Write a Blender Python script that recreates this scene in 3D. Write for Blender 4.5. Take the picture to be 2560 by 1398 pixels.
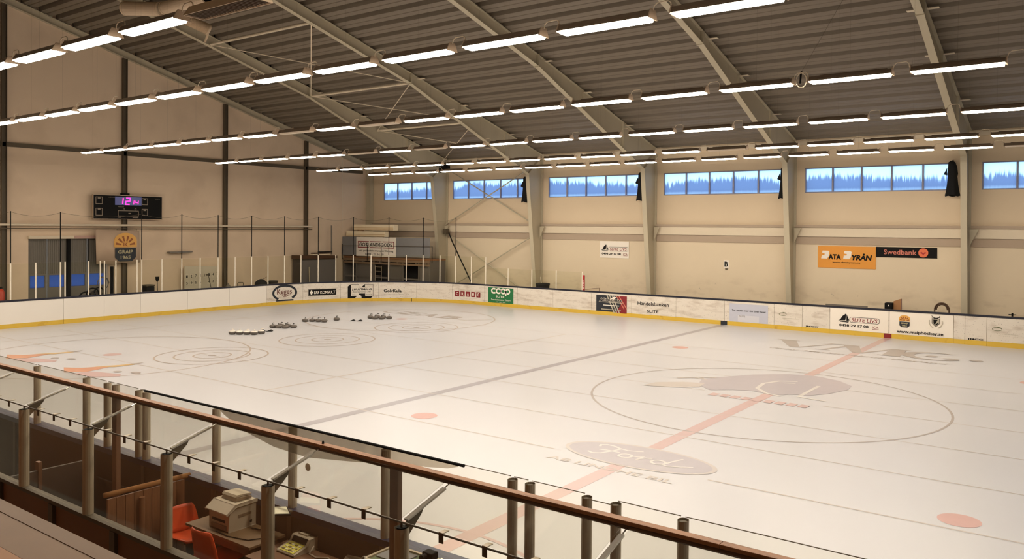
import bpy, math, random
from mathutils import Vector, Matrix
from mathutils.geometry import tessellate_polygon
random.seed(7)
PI = math.pi
scene = bpy.context.scene
for o in list(bpy.data.objects): bpy.data.objects.remove(o, do_unlink=True)
C = scene.collection

# ------------------------------------------------------------------ camera
yaw, pitch, roll = 0.6300, -0.0120, 0.0082
fwd = Vector((-math.sin(yaw) * math.cos(pitch), math.cos(yaw) * math.cos(pitch), math.sin(pitch)))
rgt = Vector((math.cos(yaw), math.sin(yaw), 0)); upv = rgt.cross(fwd)
r2 = rgt * math.cos(roll) + upv * math.sin(roll); u2 = upv * math.cos(roll) - rgt * math.sin(roll)
cd = bpy.data.cameras.new('camera'); cam = bpy.data.objects.new('camera', cd); C.objects.link(cam)
cam.matrix_world = Matrix(((r2.x, u2.x, -fwd.x, 7.4875), (r2.y, u2.y, -fwd.y, -21.1207), (r2.z, u2.z, -fwd.z, 4.4922), (0, 0, 0, 1)))
cd.sensor_width = 36; cd.lens = 2022.3 * 36 / 2560
cd.shift_x = (1280 - 1306.2) / 2560; cd.shift_y = (592.34 - 699) / 2560
cd.clip_start = 0.05; cd.clip_end = 300
scene.camera = cam

# ------------------------------------------------------------------ world, exposure
w = bpy.data.worlds.new('sky'); scene.world = w; w.use_nodes = True
bg = w.node_tree.nodes['Background']; bg.inputs[0].default_value = (0.68, 0.80, 0.95, 1); bg.inputs[1].default_value = 2.6
vs = scene.view_settings
vs.view_transform = 'Standard'; vs.look = 'None'; vs.gamma = 1; vs.use_curve_mapping = False; vs.exposure = 0.46
LAMP = 40.5; LAMPC = (1.0, 0.875, 0.715)

# ------------------------------------------------------------------ materials
def lin(c): c = c / 255; return c / 12.92 if c <= .04045 else ((c + .055) / 1.055) ** 2.4
def rgb(c): return (lin(c[0]), lin(c[1]), lin(c[2]), 1)
MATS = {}
def mat(name, col, rough=.6, metal=0, var=.0, scale=3, bump=0, stretch=(1, 1, 1), spec=.5, emit=None, es=1, coat=0):
    """principled material with procedural colour variation and fine relief"""
    if name in MATS: return MATS[name]
    m = bpy.data.materials.new(name); m.use_nodes = True; nt = m.node_tree; N = nt.nodes; L = nt.links
    b = N['Principled BSDF']; b.inputs['Base Color'].default_value = rgb(col); b.inputs['Roughness'].default_value = rough
    b.inputs['Metallic'].default_value = metal; b.inputs['Specular IOR Level'].default_value = spec
    if coat: b.inputs['Coat Weight'].default_value = coat
    tc = N.new('ShaderNodeTexCoord'); mp = N.new('ShaderNodeMapping'); mp.inputs['Scale'].default_value = stretch
    L.new(tc.outputs['Object'], mp.inputs[0])
    nz = N.new('ShaderNodeTexNoise'); nz.inputs['Scale'].default_value = scale; nz.inputs['Detail'].default_value = 4
    L.new(mp.outputs[0], nz.inputs['Vector'])
    v = max(var, .015)
    mx = N.new('ShaderNodeMix'); mx.data_type = 'RGBA'
    mx.inputs[6].default_value = tuple(x * (1 - v) for x in rgb(col)[:3]) + (1,)
    mx.inputs[7].default_value = tuple(min(1, x * (1 + v)) for x in rgb(col)[:3]) + (1,)
    L.new(nz.outputs[0], mx.inputs[0]); L.new(mx.outputs[2], b.inputs['Base Color'])
    if bump:
        bp = N.new('ShaderNodeBump'); bp.inputs['Strength'].default_value = bump; bp.inputs['Distance'].default_value = .01
        L.new(nz.outputs[0], bp.inputs['Height']); L.new(bp.outputs[0], b.inputs['Normal'])
    if emit:
        b.inputs['Emission Color'].default_value = emit + (1,); b.inputs['Emission Strength'].default_value = es
    MATS[name] = m; return m
def stain(m, col, lo, hi, scale, stretch=(1, 1, 1), zlo=None, zhi=None, amt=1.0):
    """adds scuffs and dirt (a noise mask, optionally only between two heights) on top of a material's colour"""
    nt = m.node_tree; N = nt.nodes; L = nt.links; b = N['Principled BSDF']
    src = b.inputs['Base Color'].links[0].from_socket
    tc = N.new('ShaderNodeNewGeometry'); mp = N.new('ShaderNodeMapping'); mp.inputs['Scale'].default_value = stretch
    L.new(tc.outputs['Position'], mp.inputs[0])
    nz = N.new('ShaderNodeTexNoise'); nz.inputs['Scale'].default_value = scale; nz.inputs['Detail'].default_value = 5
    L.new(mp.outputs[0], nz.inputs['Vector'])
    mr = N.new('ShaderNodeMapRange'); mr.inputs[1].default_value = lo; mr.inputs[2].default_value = hi; mr.inputs[4].default_value = amt
    L.new(nz.outputs[0], mr.inputs[0]); fac = mr.outputs[0]
    if zlo is not None:
        sp = N.new('ShaderNodeSeparateXYZ'); L.new(tc.outputs['Position'], sp.inputs[0])
        m2 = N.new('ShaderNodeMapRange'); m2.inputs[1].default_value = zhi; m2.inputs[2].default_value = zlo
        L.new(sp.outputs[2], m2.inputs[0])
        mu = N.new('ShaderNodeMath'); mu.operation = 'MULTIPLY'; L.new(fac, mu.inputs[0]); L.new(m2.outputs[0], mu.inputs[1]); fac = mu.outputs[0]
    mx = N.new('ShaderNodeMix'); mx.data_type = 'RGBA'; mx.inputs[7].default_value = rgb(col)
    L.new(fac, mx.inputs[0]); L.new(src, mx.inputs[6]); L.new(mx.outputs[2], b.inputs['Base Color'])
    return m
def glassmat(name, tint, gloss=.06, rough=.02):
    m = bpy.data.materials.new(name); m.use_nodes = True; N = m.node_tree.nodes; L = m.node_tree.links
    N.remove(N['Principled BSDF']); out = N['Material Output']
    t = N.new('ShaderNodeBsdfTransparent'); t.inputs[0].default_value = tint + (1,)
    g = N.new('ShaderNodeBsdfGlossy'); g.inputs['Roughness'].default_value = rough
    fr = N.new('ShaderNodeFresnel'); fr.inputs[0].default_value = 1.35
    ml = N.new('ShaderNodeMath'); ml.operation = 'MULTIPLY'; ml.inputs[1].default_value = gloss * 10; L.new(fr.outputs[0], ml.inputs[0])
    nz = N.new('ShaderNodeTexNoise'); nz.inputs['Scale'].default_value = 6
    m3 = N.new('ShaderNodeMath'); m3.operation = 'MULTIPLY_ADD'; m3.inputs[1].default_value = .05; m3.inputs[2].default_value = rough
    L.new(nz.outputs[0], m3.inputs[0]); L.new(m3.outputs[0], g.inputs['Roughness'])
    mx = N.new('ShaderNodeMixShader'); L.new(ml.outputs[0], mx.inputs[0]); L.new(t.outputs[0], mx.inputs[1]); L.new(g.outputs[0], mx.inputs[2])
    L.new(mx.outputs[0], out.inputs[0]); return m
def panemat(name, top, low):
    """frosted window pane with streaks of condensation, lit by the sky behind it"""
    m = bpy.data.materials.new(name); m.use_nodes = True; N = m.node_tree.nodes; L = m.node_tree.links
    N.remove(N['Principled BSDF']); out = N['Material Output']
    g = N.new('ShaderNodeNewGeometry'); mp = N.new('ShaderNodeMapping'); mp.inputs['Scale'].default_value = (13, 13, .5)
    L.new(g.outputs['Position'], mp.inputs[0])
    nz = N.new('ShaderNodeTexNoise'); nz.inputs['Scale'].default_value = 1.3; nz.inputs['Detail'].default_value = 6; nz.inputs['Roughness'].default_value = .6
    L.new(mp.outputs[0], nz.inputs['Vector'])
    mp2 = N.new('ShaderNodeMapping'); mp2.inputs['Scale'].default_value = (.22, .22, .1); L.new(g.outputs['Position'], mp2.inputs[0])
    n2 = N.new('ShaderNodeTexNoise'); n2.inputs['Scale'].default_value = 1.0; L.new(mp2.outputs[0], n2.inputs['Vector'])
    sp = N.new('ShaderNodeSeparateXYZ'); L.new(g.outputs['Position'], sp.inputs[0])
    def math_(op, a, b=None, c=None):
        k = N.new('ShaderNodeMath'); k.operation = op
        for i, x in enumerate((a, b, c)):
            if x is None: continue
            if isinstance(x, (int, float)): k.inputs[i].default_value = x
            else: L.new(x, k.inputs[i])
        return k.outputs[0]
    # streaks end at a ragged height that wanders along the window band
    h = math_('MULTIPLY_ADD', nz.outputs[0], 1.1, 6.19 - .40); h = math_('MULTIPLY_ADD', n2.outputs[0], 1.5, math_('ADD', h, -.22))
    up = math_('SUBTRACT', h, sp.outputs[2]); mr = N.new('ShaderNodeMapRange'); mr.inputs[1].default_value = -.05; mr.inputs[2].default_value = .09; L.new(up, mr.inputs[0])
    lo = N.new('ShaderNodeMapRange'); lo.inputs[1].default_value = 6.2; lo.inputs[2].default_value = 6.45
    L.new(math_('ADD', sp.outputs[2], math_('MULTIPLY', nz.outputs[0], .12)), lo.inputs[0])
    f = math_('MULTIPLY', mr.outputs[0], lo.outputs[0])
    mx = N.new('ShaderNodeMix'); mx.data_type = 'RGBA'; mx.inputs[6].default_value = rgb(top); mx.inputs[7].default_value = rgb(low); L.new(f, mx.inputs[0])
    t = N.new('ShaderNodeBsdfTranslucent'); L.new(mx.outputs[2], t.inputs[0]); L.new(t.outputs[0], out.inputs[0]); return m

ICE = mat('ice', (200, 200, 204), .30, var=.03, scale=.35, bump=.02, spec=.45)
WHITE_BOARD = mat('white_board', (234, 228, 219), .45, var=.02, scale=1.5)
AD_BOARD = stain(stain(mat('scuffed_board', (222, 214, 202), .5, var=.05, scale=1.2), (82, 72, 62), .635, .675, 20, (1, 1, 1.2), amt=.6), (176, 160, 142), .5, .8, 2.2, (.8, .8, 3), amt=.8)
YELLOW = stain(mat('yellow_plastic', (214, 178, 66), .4, var=.05), (170, 125, 40), .6, .8, 2)
NAVY = mat('navy_cap', (18, 20, 40), .35, var=.1)
BLUECAP = mat('blue_cap', (44, 52, 84), .35, var=.15, scale=6)
PLASTER = stain(stain(mat('plaster', (222, 206, 179), .85, var=.03, scale=.8, bump=.15), (160, 138, 112), .52, .76, 1.3, (1, 1, 2), .9, 2.3, .6), (70, 58, 46), .72, .745, 4.5, (1, 1, 1.2), 1.0, 2.2, .7)
PLASTER_UP = mat('plaster_upper', (222, 203, 174), .85, var=.03, scale=.8, bump=.1)
ENDWALL = stain(mat('wall_panel', (226, 204, 177), .8, var=.04, scale=.6), (180, 156, 130), .5, .85, .5, amt=.5)
CONCRETE = mat('concrete', (120, 112, 102), .85, var=.12, scale=2, bump=.3)
STEEL = mat('grey_paint_steel', (188, 178, 154), .5, var=.04, scale=2)
DARKSTEEL = mat('dark_steel', (88, 77, 60), .6, var=.06)
BLACK = mat('black', (12, 11, 11), .7, var=.1, spec=.2)
ROOF = mat('roof_sheet', (121, 110, 96), .55, var=.05, scale=1.5, metal=.0)
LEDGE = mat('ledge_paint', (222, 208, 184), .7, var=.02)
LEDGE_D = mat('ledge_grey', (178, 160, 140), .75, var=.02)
WINFRAME = mat('window_frame', (140, 140, 160), .5, var=.04)
PANE = panemat('frosted_pane', (204, 222, 234), (148, 163, 186))
DOORPANE = None
ALU = mat('white_alu', (236, 226, 208), .35, var=.02)
GREYALU = mat('grey_alu', (176, 162, 140), .42, metal=.2, var=.06, scale=8)
POLISH = mat('polished_steel', (205, 200, 192), .16, metal=1, var=.02)
GLASS = glassmat('clear_glass', (.968, .97, .93), .03)
GLASS2 = glassmat('clear_glass_near', (.985, .982, .955), .025)
SMOKE = glassmat('smoked_acrylic', (.74, .70, .64), .05, .05)
EDGE = mat('glass_edge', (92, 78, 50), .3, var=.05)
NET = glassmat('fine_net', (.955, .95, .945), 0.0)
WOOD = stain(mat('rail_wood', (148, 98, 54), .5, var=.22, scale=3, stretch=(1.2, 14, 14), bump=.1), (70, 38, 22), .5, .75, 4, (1, 12, 12), amt=.7)
WOOD_D = mat('dark_wood', (78, 50, 30), .55, var=.2, scale=3, stretch=(1.2, 14, 14))
PLANK = mat('plank_wood', (134, 92, 62), .55, var=.25, scale=3, stretch=(12, 12, 1), bump=.1)
TIMBER = mat('timber_post', (112, 80, 58), .6, var=.2, scale=4, stretch=(14, 14, 1))
BROWNPANEL = mat('brown_panel', (118, 78, 46), .6, var=.1, scale=2)
TAN = mat('tan_floor', (158, 108, 64), .6, var=.08, scale=2)
DARKBOX = mat('dark_panel', (70, 62, 54), .7, var=.1)
GREYPANEL = mat('grey_panel', (128, 127, 128), .7, var=.06)
HOUSE = mat('lamp_housing', (112, 96, 80), .45, var=.04)
CAPEND = mat('lamp_end', (176, 154, 130), .4, var=.04)
CABLE = mat('cable_white', (214, 200, 176), .5, var=.03)
DIFF = mat('lamp_diffuser', (240, 236, 228), .4, emit=LAMPC, es=LAMP)
DIFF_OFF = mat('lamp_diffuser_off', (206, 190, 168), .4)
STONE = mat('granite', (98, 90, 82), .35, var=.35, scale=60)
STONE_T = mat('granite_band', (70, 62, 56), .6, var=.2, scale=40)
HANDLE = mat('handle_black', (34, 28, 26), .4, var=.1)
RUBBER = mat('rubber', (24, 22, 22), .8, var=.2)
WHITE = mat('white_print', (240, 232, 220), .5); RED = mat('red_print', (168, 30, 34), .5); DRED = mat('dark_red_print', (132, 28, 34), .5)
INK = mat('black_print', (18, 16, 16), .7, spec=.2); GREEN = mat('green_print', (30, 112, 62), .5); GREYINK = mat('grey_print', (120, 112, 102), .5)
BROWNINK = mat('brown_print', (96, 48, 40), .5); NAVYINK = mat('navy_print', (28, 34, 44), .5); ORANGE = mat('orange_print', (226, 152, 52), .55)
PALEBLUE = mat('pale_blue_print', (192, 194, 208), .5, var=.03); GOLD = mat('gold_print', (226, 170, 84), .5); RUST = mat('rust_print', (150, 84, 36), .5)
FADED = mat('faded_print', (186, 178, 160), .5); PINK = mat('salmon_print', (206, 120, 100), .5); SWORB = mat('copper_print', (226, 110, 66), .4)
OLIVE = mat('olive_print', (124, 126, 96), .5)
ORANGE_PL = mat('orange_plastic', (222, 84, 40), .4, var=.05)
CREAM = mat('cream_plastic', (186, 172, 150), .45, var=.03); CREAM_D = mat('cream_dark', (130, 112, 90), .5, var=.05)
PAPER = mat('paper', (226, 222, 196), .6, var=.02); LIME = mat('key_yellow', (214, 204, 84), .5, var=.04)
TABLETOP = mat('desk_laminate', (124, 98, 70), .45, var=.06)
CREAMWOOD = mat('painted_board', (248, 234, 204), .6, var=.03); 
CLOTH = mat('black_cloth', (7, 7, 8), .9, var=.2, bump=.2)
BANNER = mat('banner_cloth', (198, 174, 150), .8, var=.03)
DOORMET = mat('door_metal', (118, 112, 102), .6, var=.06, scale=2)
REDEXT = mat('red_paint', (190, 62, 40), .4, var=.05)
DUCT = mat('duct_white', (206, 184, 156), .5, var=.05, scale=8)
PINKLED = mat('pink_led', (255, 40, 140), .4, emit=(1.0, .02, .30), es=2.2)
LEDPANEL = mat('led_panel', (52, 54, 92), .3, emit=(.02, .024, .075), es=1.0)
I_RED = mat('ice_red', (196, 168, 165), .3, var=.05); I_BLUE = mat('ice_blue', (162, 158, 164), .3, var=.05); I_LINE = mat('ice_line', (190, 181, 174), .3, var=.05)
I_GREY = mat('ice_grey', (166, 157, 152), .3, var=.08); I_LOGO = mat('ice_logo', (178, 172, 178), .3, var=.05); I_SPOT = mat('ice_spot', (200, 154, 146), .3, var=.05)
I_RING = mat('ice_ring', (178, 164, 154), .3, var=.05); I_WHITE = mat('ice_white', (212, 208, 204), .3); I_SAL = mat('ice_salmon', (206, 152, 124), .3, var=.1); I_YEL = mat('ice_ochre', (204, 172, 120), .3, var=.1); I_PALE = mat('ice_pale', (194, 186, 181), .3)

# ------------------------------------------------------------------ mesh building
class MB:
    def __init__(s): s.v = []; s.f = []; s.m = []; s.mats = []; s.smooth = False
    def mi(s, m):
        if m not in s.mats: s.mats.append(m)
        return s.mats.index(m)
    def face(s, pts, m):
        i = len(s.v); s.v += [tuple(p) for p in pts]; s.f.append(tuple(range(i, i + len(pts)))); s.m.append(s.mi(m))
    def box(s, x0, x1, y0, y1, z0, z1, m):
        i = len(s.v); k = s.mi(m)
        s.v += [(x0, y0, z0), (x1, y0, z0), (x1, y1, z0), (x0, y1, z0), (x0, y0, z1), (x1, y0, z1), (x1, y1, z1), (x0, y1, z1)]
        for f in ((0, 3, 2, 1), (4, 5, 6, 7), (0, 1, 5, 4), (1, 2, 6, 5), (2, 3, 7, 6), (3, 0, 4, 7)): s.f.append(tuple(i + a for a in f)); s.m.append(k)
        return s
    def prism(s, poly, axis, a, b, m):
        """polygon in the plane across `axis`, extruded from a to b"""
        def P(u, v, w): return {0: (w, u, v), 1: (u, w, v), 2: (u, v, w)}[axis]
        n = len(poly); i = len(s.v); k = s.mi(m)
        s.v += [P(u, v, a) for u, v in poly] + [P(u, v, b) for u, v in poly]
        tris = tessellate_polygon([[Vector((u, v, 0)) for u, v in poly]])
        for t in tris: s.f.append(tuple(i + q for q in t)); s.m.append(k); s.f.append(tuple(i + n + q for q in reversed(t))); s.m.append(k)
        for q in range(n): r = (q + 1) % n; s.f.append((i + q, i + r, i + n + r, i + n + q)); s.m.append(k)
        return s
    def tube(s, pts, r, m, n=8, caps=True):
        pts = [Vector(p) for p in pts]; k = s.mi(m); rings = []; rr = r if isinstance(r, (list, tuple)) else [r] * len(pts)
        for j, p in enumerate(pts):
            d = (pts[min(j + 1, len(pts) - 1)] - pts[max(j - 1, 0)]).normalized()
            a = d.cross(Vector((0, 0, 1)));
            if a.length < 1e-3: a = d.cross(Vector((1, 0, 0)))
            a.normalize(); b = d.cross(a); i = len(s.v)
            s.v += [tuple(p + (a * math.cos(2 * PI * q / n) + b * math.sin(2 * PI * q / n)) * rr[j]) for q in range(n)]; rings.append(i)
        for A, B in zip(rings, rings[1:]):
            for q in range(n): s.f.append((A + q, A + (q + 1) % n, B + (q + 1) % n, B + q)); s.m.append(k)
        if caps: s.f.append(tuple(range(rings[0], rings[0] + n))); s.m.append(k); s.f.append(tuple(range(rings[-1], rings[-1] + n))); s.m.append(k)
        return s
    def lathe(s, prof, c, m, n=20):
        k = s.mi(m); rings = []
        for r, z in prof:
            rings.append(len(s.v)); s.v += [(c[0] + r * math.cos(2 * PI * q / n), c[1] + r * math.sin(2 * PI * q / n), c[2] + z) for q in range(n)]
        for A, B in zip(rings, rings[1:]):
            for q in range(n): s.f.append((A + q, A + (q + 1) % n, B + (q + 1) % n, B + q)); s.m.append(k)
        s.f.append(tuple(range(rings[0], rings[0] + n))); s.m.append(k); s.f.append(tuple(range(rings[-1], rings[-1] + n))); s.m.append(k)
        return s
    def build(s, name, parent=None, smooth=False, bevel=0):
        me = bpy.data.meshes.new(name); me.from_pydata(s.v, [], s.f)
        for m in s.mats: me.materials.append(m)
        me.polygons.foreach_set('material_index', s.m)
        if smooth: me.polygons.foreach_set('use_smooth', [True] * len(s.f))
        me.update()
        o = bpy.data.objects.new(name, me); C.objects.link(o)
        if parent: o.parent = parent
        if bevel: b = o.modifiers.new('bevel', 'BEVEL'); b.width = bevel; b.segments = 2; b.limit_method = 'ANGLE'
        return o
def box(name, x0, x1, y0, y1, z0, z1, m, parent=None, bevel=0): return MB().box(x0, x1, y0, y1, z0, z1, m).build(name, parent, bevel=bevel)
def tag(o, label, cat, group=None):
    o['label'] = label; o['category'] = cat
    if group: o['group'] = group
    return o
def thing(name, label, cat, group=None, loc=(0, 0, 0)):
    o = bpy.data.objects.new(name, None); C.objects.link(o); o.location = loc; o.empty_display_size = .2
    return tag(o, label, cat, group)
def struct(o): o['kind'] = 'structure'; return o
def srect(name, **k): return struct(bpy.data.objects.new(name, None))
def copy_tree(o, parent=None):
    c = o.copy(); C.objects.link(c)
    if parent: c.parent = parent
    for ch in list(o.children): copy_tree(ch, c)
    return c
ORD = ['first', 'second', 'third', 'fourth', 'fifth', 'sixth', 'seventh', 'eighth', 'ninth', 'tenth', 'eleventh', 'twelfth', 'thirteenth', 'fourteenth', 'fifteenth', 'sixteenth', 'seventeenth', 'eighteenth', 'nineteenth', 'twentieth',
       'twenty-first', 'twenty-second', 'twenty-third', 'twenty-fourth', 'twenty-fifth', 'twenty-sixth', 'twenty-seventh', 'twenty-eighth', 'twenty-ninth', 'thirtieth', 'thirty-first', 'thirty-second']

# ------------------------------------------------------------------ flat print: lettering and shapes on a mapped surface
_txt = {}
def text2d(s, bold=0, shear=0):
    key = (s, bold, shear)
    if key not in _txt:
        cu = bpy.data.curves.new('lettering', 'FONT'); cu.body = s; cu.resolution_u = 3; cu.offset = bold; cu.shear = shear
        ob = bpy.data.objects.new('lettering', cu); me = bpy.data.meshes.new_from_object(ob)
        V = [(v.co.x, v.co.y) for v in me.vertices]; F = [tuple(p.vertices) for p in me.polygons]
        bpy.data.objects.remove(ob); bpy.data.curves.remove(cu); bpy.data.meshes.remove(me); _txt[key] = (V, F)
    return _txt[key]
class Sign:
    def __init__(s, fmap): s.mb = MB(); s.fm = fmap; s.h = .008
    def up(s, d=.004): s.h += d; return s
    def poly(s, pts, m):
        i = len(s.mb.v); k = s.mb.mi(m); s.mb.v += [s.fm(a, b, s.h) for a, b in pts]
        s.mb.v = s.mb.v[:i]
        def tri(p, q, r, d=0):
            e = [(abs(p[0] - q[0]), p, q, r), (abs(q[0] - r[0]), q, r, p), (abs(r[0] - p[0]), r, p, q)]; e.sort(key=lambda z: -z[0])
            if e[0][0] > .16 and d < 9 and s.fm is onboard:
                _, A, B, Cc = e[0]; M = ((A[0] + B[0]) / 2, (A[1] + B[1]) / 2); tri(A, M, Cc, d + 1); tri(M, B, Cc, d + 1); return
            j = len(s.mb.v); s.mb.v += [s.fm(a, b, s.h) for a, b in (p, q, r)]; s.mb.f.append((j, j + 1, j + 2)); s.mb.m.append(k)
        for t in tessellate_polygon([[Vector((a, b, 0)) for a, b in pts]]): tri(*[pts[q] for q in t])
        s.h += .0003; return s
    def rect(s, a0, b0, a1, b1, m, n=None):
        n = n or max(1, int(abs(a1 - a0) / .14))
        for q in range(n):
            x0 = a0 + (a1 - a0) * q / n; x1 = a0 + (a1 - a0) * (q + 1) / n
            s.mb.face([s.fm(x0, b0, s.h), s.fm(x1, b0, s.h), s.fm(x1, b1, s.h), s.fm(x0, b1, s.h)], m)
        s.h += .0003; return s
    def frame(s, a0, b0, a1, b1, t, m):
        s.rect(a0, b0, a1, b0 + t, m); s.rect(a0, b1 - t, a1, b1, m); s.rect(a0, b0 + t, a0 + t, b1 - t, m); s.rect(a1 - t, b0 + t, a1, b1 - t, m); return s
    def ell(s, a, b, ra, rb, m, n=28, a0=0, a1=2 * PI):
        return s.poly([(a + ra * math.cos(a0 + (a1 - a0) * q / n), b + rb * math.sin(a0 + (a1 - a0) * q / n)) for q in range(n if a1 - a0 > 6.2 else n + 1)], m)
    def ring(s, a, b, ra, rb, t, m, n=40, a0=0, a1=2 * PI):
        for q in range(n):
            t0 = a0 + (a1 - a0) * q / n; t1 = a0 + (a1 - a0) * (q + 1) / n
            s.mb.face([s.fm(a + r[0] * math.cos(th), b + r[1] * math.sin(th), s.h) for r, th in (((ra - t, rb - t), t0), ((ra, rb), t0), ((ra, rb), t1), ((ra - t, rb - t), t1))], m)
        return s
    def stroke(s, pts, t, m):
        """mitred ribbon along a polyline"""
        pts = [Vector(p) for p in pts]; L_, R_ = [], []; n_ = len(pts)
        for q in range(n_):
            d0 = (pts[q] - pts[q - 1]).normalized() if q else (pts[1] - pts[0]).normalized()
            d1 = (pts[q + 1] - pts[q]).normalized() if q < n_ - 1 else d0
            d = (d0 + d1); d = d.normalized() if d.length > 1e-4 else d0
            k = min(2.0, 1 / max(.35, d.dot(d0))); nn = Vector((-d.y, d.x)) * t / 2 * k; L_.append(pts[q] + nn); R_.append(pts[q] - nn)
        for q in range(n_ - 1): s.mb.face([s.fm(p.x, p.y, s.h) for p in (R_[q], R_[q + 1], L_[q + 1], L_[q])], m)
        s.h += .0003; return s
    def text(s, st, a0, b0, a1, b1, m, bold=0, shear=0, sk=0):
        V, F = text2d(st, bold, shear)
        x0 = min(v[0] for v in V); x1 = max(v[0] for v in V); y0 = min(v[1] for v in V); y1 = max(v[1] for v in V)
        i = len(s.mb.v); k = s.mb.mi(m)
        for x, y in V:
            a = a0 + (a1 - a0) * (x - x0) / (x1 - x0); b = b0 + (b1 - b0) * (y - y0) / (y1 - y0)
            s.mb.v.append(s.fm(a, b + sk * (a - a0), s.h))
        for f in F: s.mb.f.append(tuple(i + q for q in f)); s.mb.m.append(k)
        return s
    def build(s, name, parent=None, label=None):
        o = s.mb.build(name, parent)
        if label: o['label'] = label
        return o
def yplane(Y): return lambda a, b, h: (a, Y - h, b)            # on a wall facing -Y
def xplane(X): return lambda a, b, h: (X + h, a, b)            # on a wall facing +X, a = Y
def zplane(Z): return lambda a, b, h: (a, b, Z + h)            # on the ice

# rink edge: s runs from the near side round the end to the far side; off is measured towards the ice
def edge(s, off, z):
    A = 4 * PI
    if s >= A: return (-22.35 + s - A, 15 - off, z)
    if s >= 0: t = PI - s / 8; return (-22.35 + (8 - off) * math.cos(t), 7 + (8 - off) * math.sin(t), z)
    if s >= -14: return (-30.35 + off, 7 + s, z)
    if s >= -14 - A: t = PI + (-14 - s) / 8; return (-22.35 + (8 - off) * math.cos(t), -7 + (8 - off) * math.sin(t), z)
    return (-22.35 + (-14 - A - s), -15 + off, z)
def onboard(a, b, h): return edge(a, h, b)
def strip(mb, s0, s1, o0, o1, z0, z1, m):
    """box bent along the rink edge"""
    n = max(1, int(abs(s1 - s0) / .14)) if (-27 < s0 < 12.6) else 1
    k = mb.mi(m); i0 = len(mb.v)
    for q in range(n + 1):
        s = s0 + (s1 - s0) * q / n
        mb.v += [edge(s, o0, z0), edge(s, o1, z0), edge(s, o1, z1), edge(s, o0, z1)]
    for q in range(n):
        a = i0 + 4 * q; b = a + 4
        for j in range(4): mb.f.append((a + j, a + (j + 1) % 4, b + (j + 1) % 4, b + j)); mb.m.append(k)
    mb.f.append((i0, i0 + 1, i0 + 2, i0 + 3)); mb.m.append(k); e = i0 + 4 * n; mb.f.append((e, e + 1, e + 2, e + 3)); mb.m.append(k)
    return mb

# ================================================================== the hall
FR = [-26.18 + 7.2 * k for k in range(9)]                       # portal frames
XE = -33.25; XR = 31.5; YF = 17.0; YN = -29.0; RIDGE = -6.0
def zroof(y): return 8.65 + .2748 * (YF - y) if y >= RIDGE else 8.65 + .2748 * (YF - RIDGE) - .2748 * (RIDGE - y)
def fset(x): return x
struct(box('floor', XE - .3, XR + .3, YN - .3, YF + .3, -.4, -.03, CONCRETE))

# ---- ice
mb = MB(); n = 24
pts = [(-30.35 + 8 - 8 * math.cos(q / n * PI / 2), 7 + 8 * math.sin(q / n * PI / 2)) for q in range(n + 1)]
poly = [(x, y) for x, y in pts] + [(22.35 + 8 * math.sin(q / n * PI / 2), 7 + 8 * math.cos(q / n * PI / 2)) for q in range(n + 1)]
poly += [(22.35 + 8 * math.cos(q / n * PI / 2), -7 - 8 * math.sin(q / n * PI / 2)) for q in range(n + 1)] + [(-22.35 - 8 * math.sin(q / n * PI / 2), -7 - 8 * math.cos(q / n * PI / 2)) for q in range(n + 1)]
mb.prism(poly, 2, -.03, 0, ICE); ice = struct(mb.build('ice_sheet'))
def icepart(name, s, label=None): return s.build(name, ice, label)
def mk(h=.002): s = Sign(zplane(0)); s.h = h; return s
icepart('centre_line', mk().rect(-.15, -14.98, .15, 14.98, I_RED, 1), 'wide faded red centre line')
for x in (-7.16, 7.16): icepart('zone_line', mk().rect(x - .15, -14.98, x + .15, 14.98, I_BLUE, 1), 'wide faded blue-grey zone line')
icepart('centre_circle', mk(.003).ring(0, 0, 4.53, 4.53, .06, I_GREY, 96))
icepart('referee_crease', mk(.003).ring(0, -15, 3.03, 3.03, .07, I_RED, 40, .02, PI - .02))
for x in (-5.63, 5.63):
    for y in (-7.02, 7.02): icepart('faceoff_spot', mk(.003).ell(x, y, .31, .31, I_SPOT))
for y in (-7.0, 7.0):
    icepart('faceoff_circle', mk(.003).ring(-20.2, y, 4.53, 4.53, .07, I_RING, 96)); icepart('faceoff_spot', mk(.003).ell(-20.2, y, .3, .3, I_RED))
for y in (-4.97, .08, 5.12):
    for r in (.61, 1.22, 1.83): icepart('house_ring', mk(.004).ring(-17.43, y, r + .03, r + .03, .06, I_RING, 72))
    icepart('house_button', mk(.004).ell(-17.43, y, .15, .13, I_GREY))
for y in (-7.5, -5.0, -2.5, 0, 2.5, 5.0, 7.5):
    x0 = -28.5
    if y == 0: icepart('lane_line', mk(.0025).rect(-11, y - .02, -1.6, y + .02, I_LINE, 1)); icepart('lane_line', mk(.0025).rect(1.6, y - .02, 24, y + .02, I_LINE, 1))
    elif y == -7.5: icepart('lane_line', mk(.0025).rect(x0, y - .025, -1.6, y + .025, I_LINE, 1)); icepart('lane_line', mk(.0025).rect(1.7, y - .025, 24, y + .025, I_LINE, 1))
    else: icepart('lane_line', mk(.0025).rect(x0, y - .02, 24, y + .02, I_LINE, 1))
icepart('hog_line', mk(.0025).rect(-11.08, -7.5, -11.0, 7.5, I_LINE, 1))
icepart('goal_line', mk(.0025).rect(-26.35, -13.5, -26.28, 13.5, I_LINE, 1))
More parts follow.
